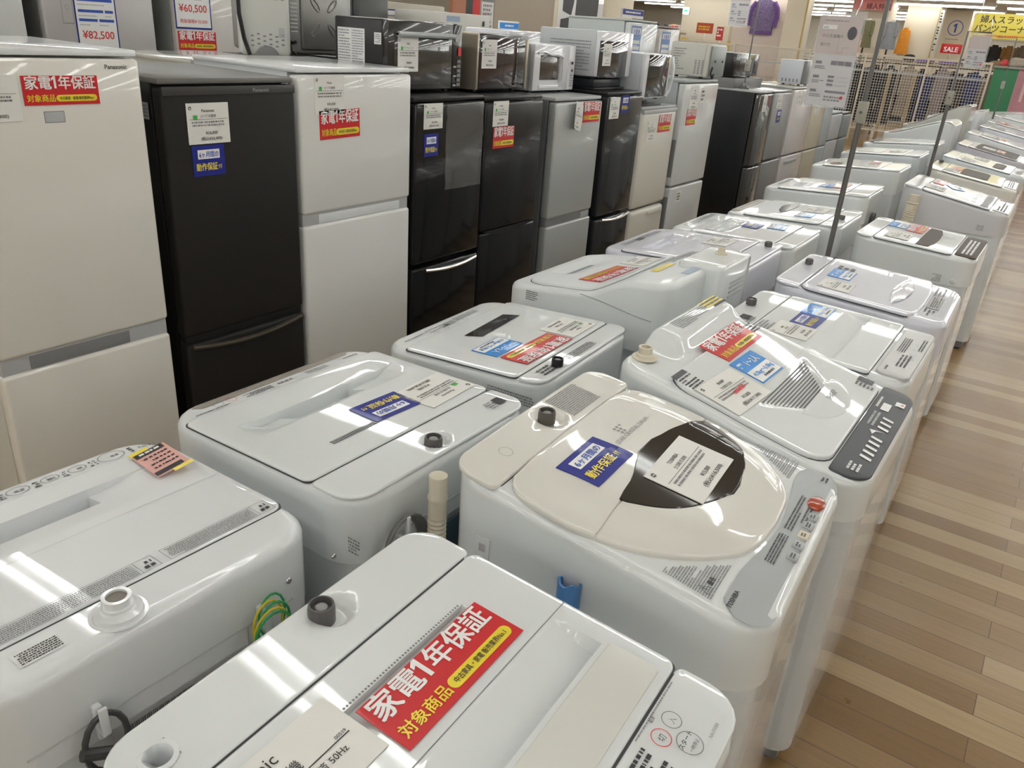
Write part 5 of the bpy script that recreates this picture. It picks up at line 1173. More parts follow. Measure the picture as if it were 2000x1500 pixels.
def leaflet(x, y, z, w, h, label, top=(.62, .54, .54), pict=True, rows=3, rz=0, seed=1, title=True):
    root = empty('hanging_leaflet', (x, y, z), rz); tag(root, label, 'leaflet')
    mp = lambda u, v, hh: (u, -hh - .001, v); PK = M('leaflet_pinkgrey', (.60, .53, .52), .35, coat=.4); PG = M('leaflet_grey', (.63, .62, .64), .35, coat=.4); DG = M('leaflet_print', (.25, .24, .27), .5)
    b = MB(); b.box(-w / 2, w / 2, 0, .0015, 0, h, PG); b.box(-w / 2 - .008, w / 2 + .008, .0016, .0036, -.008, h + .02, M('clear_holder', (.8, .82, .85), .08, alpha=.22, spec=.8)); b.obj('sheet', root, smooth=False)
    b = MB(); b.rect(-w / 2, w / 2, h * .58, h, PK, .0006, mp)
    if title:
        b.rect(-w * .42, -w * .08, h * .855, h * .90, TWHITE, .001, mp); b.text('60日', -w * .34, h * .862, w * .06, INK, .0014, mp); b.text('中古洗濯機の', -w * .14, h * .765, w * .085, DG, .0012, mp, .01); b.text('選び方', -w * .28, h * .67, w * .085, DG, .0012, mp, .01); b.scrib(-w * .4, w * .2, h * .935, h * .955, 1, DG, .0012, mp, 4)
    if pict:
        b.disc(w * .30, h * .82, w * .11, M('drum_grey', (.10, .10, .12), .4), .0012, mp, 24, 1, 1.35)
        for q in ((w * .02, w * .025, .60, .78), (w * .02, w * .15, .60, .603), (w * .15, w * .155, .60, .66), (w * .15, w * .3, .66, .663)): b.rect(q[0], q[1], h * q[2], h * q[3], DG, .0012, mp)
    for j in range(3):
        v = h * (.47 - j * .16)
        b.rect(-w * .42, -w * .27, v, v + h * .03, DG, .0012, mp); b.scrib(-w * .42, -w * .1, v - h * .06, v - h * .02, 2, DG, .0012, mp, j)
        if j == 0:
            for k in range(3): b.rect(-w * .05 + k * w * .17, w * .1 + k * w * .17, v - h * .005, v + h * .04, DG, .0012, mp)
        elif j == 1:
            for k in range(3): b.rect(-w * .05, w * .1, v + h * .01 - k * h * .045, v + h * .035 - k * h * .045, DG, .0012, mp); b.scrib(w * .15, w * .45, v + h * .01 - k * h * .045, v + h * .03 - k * h * .045, 1, LGREY, .0012, mp, k, 1, .4)
        else:
            b.rect(-w * .05, w * .44, v, v + h * .025, DG, .0012, mp); b.scrib(-w * .05, w * .4, v - h * .10, v - h * .03, 2, DG, .0012, mp, 3); b.disc(w * .37, v - h * .045, w * .04, INKR, .0014, mp, 12)
    b.obj('print', root, smooth=False)
    b = MB(); b.tube([(w * .3, .0, h + .005), (w * .35, .0, h + .06), (w * .3, 0, h + .10)], .003, CHROME, 6); b.tube([(-w * .3, 0, h + .005), (-w * .25, 0, h + .05)], .003, CHROME, 6); b.obj('hook', root)
    return root

stand(-.80, 3.83, 'nearest floor sign pole, dark steel with cream clamp, rising between the washer rows', 1.375, 2.35, r1=.012, r2=.009)
stand(-.80, 6.42, 'second floor sign pole between the rows with hooked top rod', 1.37, 1.825, r1=.012, r2=.006, arm=.14, arm_dir=1)
stand(-.975, 12.27, 'thin farthest sign pole with hooked top rod near the green panel', 1.36, 1.94, r1=.011, r2=.006, arm=.22)
stand(-2.50, 7.15, 'thin sign pole standing on top of the black-sided refrigerator', .15, .95, r1=.006, r2=.006, base=1.2925)
leaflet(-.965, 3.83, 1.425, .175, .36, 'big pinkish hanging leaflet with a drum picture, on the nearest pole', seed=2)
b = MB(); b.tube([(-.80, 3.83, 1.90), (-.965, 3.83, 1.90), (-.965, 3.83, 1.88)], .004, CHROME, 6); o = b.obj('hanging_rod'); tag(o, 'short chrome rod holding the big leaflet to the nearest pole', 'rod')
leaflet(-.715, 6.42, 1.61, .115, .195, 'small grey leaflet on the hook of the second pole, over the yellow banner edge', pict=False, seed=5, title=False)
leaflet(-2.65, 7.13, 1.785, .165, .33, 'leaflet beside the thin pole on the refrigerator, left of the purple sweater', seed=6)

# ------------------------------------------------------------------ mesh fence at the far end
FY = 18.0
FR = M('fence_cream', (.58, .52, .42), .4); MESH = M('mesh_white', (.62, .60, .56), .4)
posts = [-9.2, -7.9, -6.68, -5.05, -3.95, -2.80, -1.68]
for i, (a, c) in enumerate(zip(posts, posts[1:])):
    root = empty('mesh_panel', ((a + c) / 2, FY, 0)); w = c - a
    tag(root, ['leftmost mesh partition behind the shop racks', 'second mesh partition from the left, behind the refrigerators', 'wide mesh partition under the purple sweater', 'mesh partition with black coats behind, right of the big leaflet', 'mesh partition in front of the beige coat', 'mesh partition in front of the grey and navy coats, beside the green panel'][i], 'mesh partition', 'cream framed mesh partitions at the far end')
    b = MB(); b.box(-w / 2, -w / 2 + .035, -.02, .02, .0, 1.64, FR, .004); b.box(w / 2 - .035, w / 2 - .002, -.02, .02, .0, 1.64, FR, .004) if i == 5 else None
    b.box(-w / 2 + .035, w / 2 - .002, -.018, .018, 1.60, 1.64, FR, .004); b.box(-w / 2 + .035, w / 2, -.012, .012, 1.32, 1.345, LGREY, .003); b.box(-w / 2 + .035, w / 2, -.015, .015, .22, .25, FR, .003); b.obj('frame', root)
    b = MB(); n = int(w / .052)
    for k in range(n + 1): x = -w / 2 + .035 + (w - .07) * k / n; b.box(x - .003, x + .003, -.003, .003, .25, 1.6, MESH)
    for k in range(26): z = .27 + k * .052; b.box(-w / 2 + .035, w / 2 - .035, -.004, .002, z - .003, z + .003, MESH)
    b.obj('wire_mesh', root, smooth=False)
# green and pink panel
o = MB(); o.box(-1.64, -1.24, 17.98, 18.02, .02, 1.56, M('board_green', (.03, .19, .08), .5), .004); o = o.obj('display_board'); tag(o, 'dark green board at the right end of the mesh partitions', 'board')
b = MB(); b.box(-1.235, .4, 17.98, 18.02, .02, 1.56, M('board_pink', (.42, .20, .24), .5, var=.35, vscale=2.2), .004); b.text('M', -.95, 1.02, .5, M('script_pink', (.60, .42, .45), .5), -17.978, lambda x, y, h: (x, -h + 0, y), 0); o = b.obj('display_board'); tag(o, 'dusty pink board with pale curly lettering at the right edge', 'board')
b = MB(); b.box(-1.66, .45, 17.94, 18.34, 1.565, 1.60, M('shelf_grey', (.32, .31, .29), .5), .004); o = b.obj('shelf_board'); tag(o, 'grey counter shelf along the top of the green and pink boards', 'shelf')
# goods on the counter
def lump(name, x, y, z, rx, ry, rz, m, label, cat, seed=1, group=None):
    bm = bmesh.new(); bmesh.ops.create_icosphere(bm, subdivisions=3, radius=1); rn = random.Random(seed); ph = [rn.uniform(0, 6) for _ in range(6)]
    for v in bm.verts:
        c = v.co.copy(); k = 1 + .08 * sin(3 * c.x + ph[0]) + .08 * sin(4 * c.y + ph[1]) + .06 * sin(5 * c.z + ph[2]); v.co = Vector((c.x * rx * k, c.y * ry * k, max(-.75, c.z) * rz * k))
    zm = min(v.co.z for v in bm.verts)
    me = bpy.data.meshes.new(name); bm.to_mesh(me); bm.free(); me.materials.append(m); me.shade_smooth()
    o = bpy.data.objects.new(name, me); COL.objects.link(o); o.location = (x, y, z - zm); tag(o, label, cat, group); return o
lump('cushion', -1.52, 18.14, 1.6, .07, .06, .06, M('cushion_red', (.65, .07, .08), .6), 'small red round pouch on the grey counter shelf', 'pouch', 3)
lump('plush_bag', -1.30, 18.14, 1.6, .16, .12, .09, M('patterned_beige', (.42, .36, .30), .8, var=.5, vscale=40), 'patterned beige bag on the counter shelf at the right edge', 'bag', 5)

# ------------------------------------------------------------------ clothes behind the fence
def garment(x, y, ztop, w, h, m, label, flare=.15, sleeve=True, hang=True, rz=0, name='hanging_coat', cat='coat', m2=None, group='clothes hanging behind the mesh'):
    root = empty(name, (x, y, 0), rz); tag(root, label, cat, group)
    b = MB(); n = 10; rings = []
    prof = [(0, .10), (.03, .5), (.06, .82), (.12, .90), (.4, .92), (.7, 1.0), (1, 1 + flare)]
    vs = []; fs = []; K2 = 20; rn = random.Random(int(abs(x * 100)))
    for t, k in prof:
        for i in range(K2):
            a = 2 * pi * i / K2; fold = 1 + (.08 * t) * sin(i * 2.7 + rn.random() * .3)
            vs.append((w / 2 * k * cos(a) * fold, .085 * (0.4 + .6 * t) * sin(a) * fold + .0, ztop - h * t))
    for j in range(len(prof) - 1):
        for i in range(K2): fs.append([j * K2 + i, (j + 1) * K2 + i, (j + 1) * K2 + (i + 1) % K2, j * K2 + (i + 1) % K2])
    fs.append([i for i in range(K2)]); fs.append([(len(prof) - 1) * K2 + i for i in range(K2)][::-1]); b.add(vs, fs, m); b.obj('body', root)
    if sleeve:
        for s in (-1, 1):
            b = MB(); b.tube([(s * w * .34, 0, ztop - h * .05), (s * w * .40, -.01, ztop - h * .14), (s * w * .43, -.03, ztop - h * .35), (s * w * .44, -.05, ztop - h * .56)], [.04, .045, .04, .035], m, 10); b.obj('sleeve', root)
    b = MB(); b.lathe([(.05, 0), (.055, .02), (.045, .045)], (0, -.01, ztop - .02), m2 or m, 12, sx=1.1, sy=.8); b.obj('collar', root)
    if hang: b = MB(); b.tube([(0, 0, ztop), (0, 0, ztop + .05), (.02, 0, ztop + .07)], .004, CHROME, 6); b.obj('hanger', root)
    return root
CM = lambda k, c=(.1, .1, .1), v=.3, s=30: M(k, c, .85, var=v, vscale=s)
gs = [(-6.35, 1.38, .42, 1.0, CM('coat_grey', (.12, .11, .12)), 'dark grey coat behind the mesh under the purple sweater'), (-5.6, 1.40, .40, .95, CM('coat_cream', (.5, .45, .4)), 'cream blouse behind the mesh left of the big leaflet'),
      (-4.85, 1.44, .42, 1.1, CM('coat_black', (.012, .012, .014)), 'black coat half hidden behind the big leaflet'), (-4.42, 1.44, .42, 1.1, CM('coat_black'), 'black coat just right of the big leaflet'),
      (-4.02, 1.42, .38, 1.15, CM('coat_black'), 'black coat behind the nearest sign pole'), (-3.66, 1.42, .36, 1.15, CM('coat_charcoal', (.02, .02, .024)), 'charcoal coat left of the beige coat'),
      (-3.27, 1.45, .34, .98, CM('coat_beige', (.30, .24, .18)), 'long beige coat behind the mesh'), (-2.93, 1.30, .28, .85, CM('coat_navy', (.02, .025, .10)), 'navy coat squeezed between the beige and the grey coat'),
      (-2.64, 1.47, .36, 1.1, CM('coat_taupegrey', (.25, .21, .21)), 'long taupe-grey coat behind the mesh'), (-2.32, 1.38, .26, 1.0, CM('coat_darkbrown', (.04, .03, .028)), 'dark brown coat between the grey and the blue one'),
      (-2.06, 1.43, .32, .95, CM('coat_blue', (.025, .035, .13)), 'deep blue coat behind the mesh near the green board'), (-1.80, 1.40, .22, .95, CM('coat_floral', (.20, .16, .13), .9, 60), 'brown floral coat next to the green board')]
for k, (x, zt_, w, h, m, lb) in enumerate(gs):
    near = min([abs(x - q[0]) for q in gs if q[0] != x])
    garment(x, 19.3, zt_, min(w, near / 1.24), h, m, lb)
def rail(x0, x1, y, z, xs, m, label):
    root = empty('clothes_rail', (x0, y, 0)); tag(root, label, 'rail')
    b = MB(); b.tube([(0, 0, z), (x1 - x0, 0, z)], .012, m, 8); b.obj('bar', root)
    for x in xs: b = MB(); b.tube([(x - x0, 0, 0), (x - x0, 0, z)], .012, CHROME, 8); b.obj('leg', root)
rail(-6.8, -1.6, 19.3, 1.555, (-6.8, -5.2, -3.48, -1.6), CHROME, 'long chrome rail carrying the coats behind the mesh')
for x, lb in ((-3.53, 'thin upright timber left of the beige coat'), (-3.05, 'thick upright timber right of the beige coat'), (-4.62, 'upright timber behind the black coats')):
    b = MB(); b.box(x - .03, x + .03, 18.62, 18.68, 0, 1.38, M('timber', (.42, .30, .16), .6), .004); o = b.obj('timber_post'); tag(o, lb, 'post')
for x, y, m, lb, s in ((-3.10, 19.67, CM('scarf_purple', (.16, .09, .30)), 'purple folded scarf above the beige coat', 1), (-2.66, 19.67, CM('scarf_purple'), 'purple folded scarf above the grey coat', 2)):
    b = MB(); b.box(x - .16, x + .16, y - .15, y + .15, 1.53, 1.62, m, .03, 3); o = b.obj('folded_scarf'); tag(o, lb, 'scarf')
b = MB(); b.box(-3.9, -1.62, 19.44, 19.84, 1.51, 1.53, M('shelf_wood', (.40, .32, .2), .5), .004)
for x in (-3.88, -2.8, -1.72): b.box(x - .02, x + .02, 19.80, 19.84, 0, 1.51, M('shelf_wood'))
o = b.obj('goods_shelf'); tag(o, 'wooden shelf behind the coats carrying scarves and bags', 'shelf')
for i, (x, rx, rz, m, lb) in enumerate(((-3.42, .12, .09, BLACK, 'small black hat at the left end of the shelf behind the coats'), (-2.35, .13, .08, BLACK, 'black bag left of the white cap'), (-2.08, .11, .07, M('cap_white', (.7, .68, .62), .7), 'white cap under the sale sign'), (-1.80, .12, .09, M('bag_brown', (.22, .13, .07), .6), 'brown bag near the right end of the shelf'))):
    lump('accessory', x, 19.64, 1.53, rx, .1, rz, m, lb, 'accessory', 20 + i)

# mannequin torsos on the tall shelf
for x, m, lb, y in ((-4.93, CM('coat_olive', (.16, .15, .08)), 'olive green coat on a display form with pale scarf', 22.0), (-4.38, CM('coat_pattern', (.24, .24, .26), .6, 50), 'grey patterned coat on a display form beside the orange vest', 22.0)):
    garment(x, y, 2.38, .30, .62, m, lb, sleeve=True, hang=False, name='display_coat', cat='coat', m2=M('scarf_pale', (.7, .66, .6), .8), group=None)
    b = MB(); b.lathe([(.14, 0), (.14, .02), (.02, .03), (.02, 1.8), (.06, 1.82)], (x, y, 0), BLACK, 14); o = b.obj('display_form'); tag(o, 'black stand of the ' + ('olive green' if x < -4.6 else 'grey patterned') + ' coat', 'mannequin')
garment(-4.40, 23.88, 2.28, .28, .6, CM('vest_orange', (.75, .30, .04)), 'orange vest hanging at the edge of the cream pillar', sleeve=False, group=None, name='hanging_vest', cat='vest')
garment(-1.92, 19.95, 1.95, .22, .40, CM('jacket_black', (.02, .018, .018)), 'black jacket under the yellow banner', group='jackets under the yellow banner')
garment(-1.66, 19.95, 1.95, .22, .40, CM('jacket_brown', (.20, .10, .03)), 'rust brown jacket under the yellow banner', group='jackets under the yellow banner')
garment(-1.42, 19.95, 1.97, .22, .42, CM('jacket_umber', (.12, .09, .07)), 'umber jacket at the right under the yellow banner', group='jackets under the yellow banner')
garment(-1.15, 19.95, 1.97, .24, .42, CM('jacket_black'), 'black coat at the right edge under the yellow banner', group='jackets under the yellow banner')
rail(-2.1, -.6, 19.95, 2.056, (-2.1, -.6), M('rail_white', (.8, .78, .75), .4), 'white rail with jackets under the yellow banner')

# ------------------------------------------------------------------ pillars and walls
PC = M('pillar_cream', (.72, .64, .51), .6); PP = M('panel_pink_beige', (.68, .58, .52), .6); TW = M('partition_taupe', (.43, .37, .30), .6)
def pillar(x0, x1, y0, y1, label, m=PC, trim=False, ztop=CEIL):
    root = empty('pillar', ((x0 + x1) / 2, (y0 + y1) / 2, 0)); tag(root, label, 'pillar', kind=None); w = (x1 - x0) / 2; d = (y1 - y0) / 2
    b = MB(); b.box(-w, w, -d, d, 0, ztop, m, .01); b.obj('shaft', root)
    b = MB(); b.box(-w - .01, w + .01, -d - .01, d + .01, 0, .1, LGREY, .003); b.obj('base_trim', root)
    if trim: b = MB(); b.box(w - .02, w + .012, -d - .012, -d + .03, .1, ztop, M('corner_gold', (.5, .36, .12), .4)); b.obj('corner_guard', root)
    return root
pillar(-9.75, -8.35, 22, 23.4, 'cream pillar carrying the green exit sign')
pillar(-5.92, -5.48, 18.7, 19.15, 'cream pillar right of the purple sweater panel', trim=True)
b = MB(); b.box(-7.1, -5.93, 18.9, 18.98, .8, CEIL - .002, PP, .005); o = b.obj('backdrop_board'); tag(o, 'pinkish beige panel on which the purple sweater hangs', 'panel')
b = MB(); b.box(-7.05, -5.98, 18.9, 19.1, 0, .798, PP); o = b.obj('panel_plinth'); tag(o, 'low plinth carrying the sweater panel', 'plinth')
pillar(-5.62, -4.72, 23, 23.9, 'cream pillar behind the olive green coat')
pillar(-4.50, -3.72, 24, 24.8, 'blank cream pillar right of the orange vest', trim=True)
pillar(-3.95, -3.24, 26, 26.7, 'cream pillar with the circled figure one')
b = MB(); fp = lambda x, y, h: (x, 25.985 - h, y)
b.ring(-3.57, 2.42, .19, .02, INKB, .001, fp, 30); one(b, -3.585, 2.31, .22, INKB, .001, fp, .10); b.scrib(-3.75, -3.4, 2.12, 2.16, 1, INKG, .001, fp, 3)
b.box(-3.8, -3.3, 25.986, 25.99, 2.1, 2.7, PC); o = b.obj('floor_sign'); tag(o, 'circled blue figure one printed above the sale sign', 'sign')
b = MB(); b.box(-3.55, -3.07, 24.3, 24.32, 1.78, 2.0, RED, .002); fs_ = lambda x, y, h: (x, 24.297 - h, y); b.text('SALE', -3.31, 1.82, .16, TWHITE, .002, fs_, .03); b.tube([(-3.31, 24.33, 0), (-3.31, 24.33, 1.8)], .012, CHROME, 8); o = b.obj('sale_sign'); tag(o, 'red SALE sign below the circled figure one', 'sign')
b = MB(); b.box(-2.38, -.70, 19.5, 19.515, 2.08, 2.53, M('banner_yellow', (.72, .60, .10), .5), .002); fy = lambda x, y, h: (x, 19.497 - h, y)
b.text('婦人スラックス', -2.27, 2.365, .15, INK, .001, fy, .015, 'l'); b.text('パンツコーナー', -2.34, 2.20, .15, INK, .001, fy, .015, 'l'); b.scrib(-2.1, -.9, 2.11, 2.15, 1, INKR, .001, fy, 3)
for x in (-2.3, -.8): b.tube([(x, 19.51, 2.53), (x, 19.51, CEIL - .01)], .003, CHROME, 6)
o = b.obj('hanging_banner'); tag(o, 'yellow hanging banner with black Japanese lettering at the upper right', 'banner')
b = MB(); b.box(-5.42, -4.55, 22.3, 22.31, 2.60, 2.85, M('ad_red', (.62, .20, .18), .5)); fr_ = lambda x, y, h: (x, 22.298 - h, y); b.text('婦人特選', -4.85, 2.63, .14, M('ink_maroon', (.12, .02, .02), .5), .001, fr_, .03)
for x in (-5.3, -4.7): b.tube([(x, 22.305, 2.85), (x, 22.305, CEIL - .01)], .003, CHROME, 6)
o = b.obj('hanging_banner'); tag(o, 'red hanging banner with dark lettering above the olive green coat', 'banner')
b = MB(); b.box(-4.50, -4.36, 23.90, 23.96, 1.7, 2.6, M('ad_strip', (.60, .58, .54), .5)) if 0 else b.box(-3.70, -3.62, 23.9, 23.96, 1.75, 2.75, M('ad_strip', (.60, .58, .54), .5)); b.scrib(-3.69, -3.63, 1.8, 2.7, 14, INK, .001, lambda x, y, h: (x, 23.897 - h, y), 3); o = b.obj('wall_strip_sign'); tag(o, 'narrow vertical grey strip sign on the blank cream pillar edge', 'sign')
# exit sign
root = empty('exit_sign', (-8.78, 20.0, 2.20)); tag(root, 'small green and white illuminated exit sign', 'exit sign')
b = MB(); b.box(-.09, .09, 0, .05, 0, .17, WHITE2, .004); b.obj('housing', root)
b = MB(); fe = lambda x, y, h: (x, -h - .001, y); b.rect(-.083, .083, .006, .164, M('exit_face', (.8, 1, .95), .4, emit=(.75, 1, .93), es=1.4), .001, fe); G2 = M('exit_green', (.0, .45, .25), .4, emit=(0, .7, .42), es=.8)
b.poly([(-.055, .085), (-.015, .125), (-.015, .045)], G2, .002, fe); b.rect(-.015, .045, .07, .10, G2, .002, fe); b.obj('sign_face', root, smooth=False)
b = MB(); b.tube([(0, .02, .17), (0, .02, CEIL - 2.20)], .008, WHITE2, 8); b.obj('drop_rod', root)
b = MB(); b.box(-8.82, -8.38, 20.9, 20.92, 1.82, 2.06, M('sign_red_orange', (.62, .10, .04), .5)); b.scrib(-8.76, -8.44, 1.88, 2.0, 2, YEL, .001, lambda x, y, h: (x, 20.898 - h, y), 3); b.tube([(-8.6, 20.93, 0), (-8.6, 20.93, 1.9)], .012, CHROME, 8); o = b.obj('shop_sign'); tag(o, 'orange-red square sign in front of the exit-sign pillar', 'sign')
b = MB(); b.box(-7.95, -7.78, 20.10, 20.12, 1.68, 1.98, M('sign_red', (.6, .05, .04), .5)); b.scrib(-7.93, -7.80, 1.75, 1.95, 3, TWHITE, .001, lambda x, y, h: (x, 20.098 - h, y), 5); b.tube([(-7.86, 20.13, 0), (-7.86, 20.13, 1.7)], .012, CHROME, 8); o = b.obj('shop_sign'); tag(o, 'narrow red upright sign right of the orange-red one', 'sign')
b = MB(); b.box(-9.22, -8.92, 20.10, 20.12, 1.80, 1.96, PAPER); b.scrib(-9.2, -8.94, 1.82, 1.95, 2, INKR, .001, lambda x, y, h: (x, 20.098 - h, y), 5); b.tube([(-9.07, 20.13, 0), (-9.07, 20.13, 1.8)], .012, CHROME, 8); o = b.obj('shop_sign'); tag(o, 'white sign with red writing left of the orange-red one', 'sign')
# shoe racks and goods in the left background
b = MB(); b.box(-11.5, -6.9, 20.2, 20.8, 1.42, 1.46, M('shelf_wood'), .004); b.box(-11.5, -6.9, 20.2, 20.8, .3, .34, M('shelf_wood'), .004)
for x in (-11.4, -9.2, -7.0): b.box(x - .02, x + .02, 20.48, 20.52, 0, 1.46, M('shelf_wood'))
o = b.obj('shoe_rack'); tag(o, 'wooden rack of shoes and small goods in the left background', 'rack')
rn = random.Random(11); cols = [('black', BLACK), ('tan', M('tan_leather', (.45, .28, .10), .5)), ('yellow', M('goods_yellow', (.75, .55, .08), .5)), ('dark brown', M('shoe_brown', (.10, .05, .03), .4)), ('pale blue', M('goods_blue', (.25, .35, .6), .5))]
order = [0, 1, 2, 0, 3, 0, 1, 0, 2, 4, 0, 2]
for i, k in enumerate(order):
    x = -9.35 + i * .205; nm, m = cols[k]; hgt = .22 if k in (2, 4) else .10
    b = MB()
    if k in (2, 4): b.box(x - .06, x + .06, 20.42, 20.55, 1.46, 1.46 + hgt, m, .015, 2); cat, nme = 'box', 'goods_box'
    else:
        b.prism([(x - .08, 1.462), (x + .08, 1.462), (x + .08, 1.50), (x + .01, 1.52), (x - .03, 1.60), (x - .08, 1.60)], 20.42, 20.50, m, 'y', .008); cat, nme = 'shoe', 'display_shoe'
    o = b.obj(nme); tag(o, nm + (' packaged box' if cat == 'box' else ' shoe') + ' on the wooden rack, ' + ['leftmost', 'second', 'third', 'fourth', 'fifth', 'sixth', 'seventh', 'eighth', 'ninth', 'tenth', 'eleventh', 'rightmost'][i] + ' item from the left', cat, 'goods on the wooden rack')
# tall hats row on back counter
for i in range(5): lump('hat', -10.6 + i * .26, 21.2, 1.80, .12, .12, .10, BLACK if i < 4 else M('hat_orange', (.85, .38, .04), .6), ['black hat, leftmost of the hats on the high shelf', 'black hat, second of the hats on the high shelf', 'black hat, third of the hats on the high shelf', 'black hat next to the orange one on the high shelf', 'orange hat at the right end of the high shelf'][i], 'hat', 40 + i, 'hats on the high shelf')
b = MB(); b.box(-11, -9.3, 21.0, 21.4, 1.76, 1.80, M('shelf_wood'), .004)
for x in (-10.9, -9.4): b.box(x - .02, x + .02, 21.18, 21.22, 0, 1.76, M('shelf_wood'))
o = b.obj('hat_shelf'); tag(o, 'high narrow shelf with hats behind the taupe-white refrigerator', 'shelf')
# bottles / bright goods right of sweater pillar
b = MB(); b.box(-5.25, -4.2, 20.7, 21.1, 1.52, 1.56, M('shelf_wood'), .004)
for x in (-5.2, -4.25): b.box(x - .02, x + .02, 20.88, 20.92, 0, 1.52, M('shelf_wood'))
o = b.obj('goods_stand'); tag(o, 'wooden stand of yellow and orange goods right of the sweater pillar', 'stand')
for i in range(4):
    x = -5.15 + i * .12; m = [cols[2][1], BLACK, cols[2][1], M('goods_orange', (.75, .28, .06), .5)][i]
    b = MB(); b.lathe([(.05, 0), (.05, .32), (.03, .36), (.03, .46), (.0, .46)], (x, 20.85, 1.56), m, 12); o = b.obj('upright_packet'); tag(o, ['leftmost yellow packet on the stand beside the sweater pillar', 'black packet between the yellow ones on the stand', 'second yellow packet on the stand beside the sweater pillar', 'orange packet at the right end of the stand'][i], 'packet', 'bright packets beside the sweater pillar')
# purple sweater
SW = M('sweater_purple', (.22, .17, .32), .9, var=.9, vscale=45); SWE = M('sweater_trim', (.17, .09, .30), .9)
dk = CM('coat_dark_back', (.012, .011, .013))
for k in range(15): garment(-6.15 + k * .305, 19.62, 1.40, .24, 1.05, dk, 'dark coat in the crowded second row of clothes behind the mesh', sleeve=False, group='dark coats in the second row behind the mesh')
rail(-6.4, -1.7, 19.62, 1.485, (-6.4, -1.7), CHROME, 'chrome rail of the dark second row of coats')
root = empty('knit_sweater', (-6.42, 18.80, 0)); tag(root, 'purple speckled long sweater hanging high on the pinkish panel', 'sweater')
b = MB(); out = [(-.10, 2.56), (.10, 2.56), (.22, 2.50), (.26, 2.30), (.23, 1.92), (-.25, 1.92), (-.26, 2.3), (-.22, 2.50)]
b.prism(out, -.03, .04, SW, 'y', .015); b.obj('body', root)
b = MB(); b.prism([(-.255, 1.92), (.235, 1.92), (.235, 1.86), (-.255, 1.86)], -.035, .045, SWE, 'y', .01); b.obj('hem', root)
for s in (-1, 1): b = MB(); b.tube([(s * .2, 0, 2.50), (s * .28, -.01, 2.38), (s * .30, -.01, 2.2), (s * .28, -.01, 2.02)], [.05, .055, .05, .04], SWE, 10); b.obj('sleeve', root)
b = MB(); b.tube([(0, 0, 2.56), (0, .04, 2.62), (0, .09, 2.62)], .006, CHROME, 6); b.obj('hanger', root)

# partitions left of centre
b = MB(); b.box(-7.1, -7.0, 9.6, 11.1, 0, CEIL - .002, TW); b.box(-7.12, -6.99, 11.1, 11.2, 0, CEIL - .002, PC); o = b.obj('partition_screen'); tag(o, 'taupe partition with cream edge rising behind the microwaves', 'partition')
root = empty('poster_panel', (-7.0, 11.22, 0), pi / 2); tag(root, 'white framed panel with large black abstract shapes', 'poster')
b = MB(); b.box(0, 1.40, 0, .08, 0, CEIL - .002, WHITE2); b.obj('board', root)
b = MB(); mp = lambda x, y, h_: (x, -h_, y); DK = M('poster_charcoal', (.045, .043, .05), .5)
b.poly([(.14, 1.92), (.40, 1.86), (.46, 2.05), (.42, 2.6), (.12, 2.6)], DK, .002, mp); b.poly([(.52, 1.84), (1.22, 1.86), (1.25, 2.6), (.55, 2.6)], DK, .002, mp); b.poly([(.08, 1.2), (.36, 1.2), (.38, 1.84), (.10, 1.80)], DK, .002, mp); b.poly([(.80, 1.2), (1.25, 1.2), (1.25, 1.79), (.82, 1.78)], DK, .002, mp)
b.disc(.52, 1.70, .09, DK, .002, mp, 20, 1, 1.4); b.disc(.51, 1.72, .07, WHITE2, .003, mp, 20, 1, 1.4); b.obj('print', root, smooth=False)
pillar(-7.9, -7.0, 12.75, 13.7, 'cream pillar beside the black-and-white poster panel')
b = MB(); b.box(-6.0, -5.97, 11.35, 12.05, 1.88, 2.0, WHITE2); bx = lambda x, y, h: (-5.969 + h, x, y); b.rect(11.36, 12.04, 1.92, 1.995, BLUE, .001, bx); b.scrib(11.45, 11.95, 1.935, 1.975, 1, TWHITE, .002, bx, 3); b.tube([(-5.99, 11.7, 0), (-5.99, 11.7, 1.88)], .015, CHROME, 8); o = b.obj('aisle_sign'); tag(o, 'blue and white aisle sign right of the cream pillar', 'sign')
root['label'] = root['label']
sg = [o for o in bpy.data.objects if o.name.startswith('shelf_sign')][0]; sg.location = (-3.15, 4.38, 1.6275)
b = MB(); b.box(0, .215, 0, .01, .003, .050, TWHITE, .001); b.rect(.004, .211, .006, .040, SKY, .001, lambda x, y, h: (x, -h, y)); b.scrib(.06, .16, .013, .032, 1, TWHITE, .002, lambda x, y, h: (x, -h, y), 3); b.obj('plate', sg, smooth=False)
b = MB(); b.box(.06, .15, -.03, .04, 0, .004, WHITE2, .001); b.obj('stem', sg)
backrow(4.05, .60, 1.385, 'grey refrigerator turned away, carrying the small blue sign', GREYW)
m9.root.location = (-2.97, 4.28, 1.387)
m9.root.location.x = -3.0
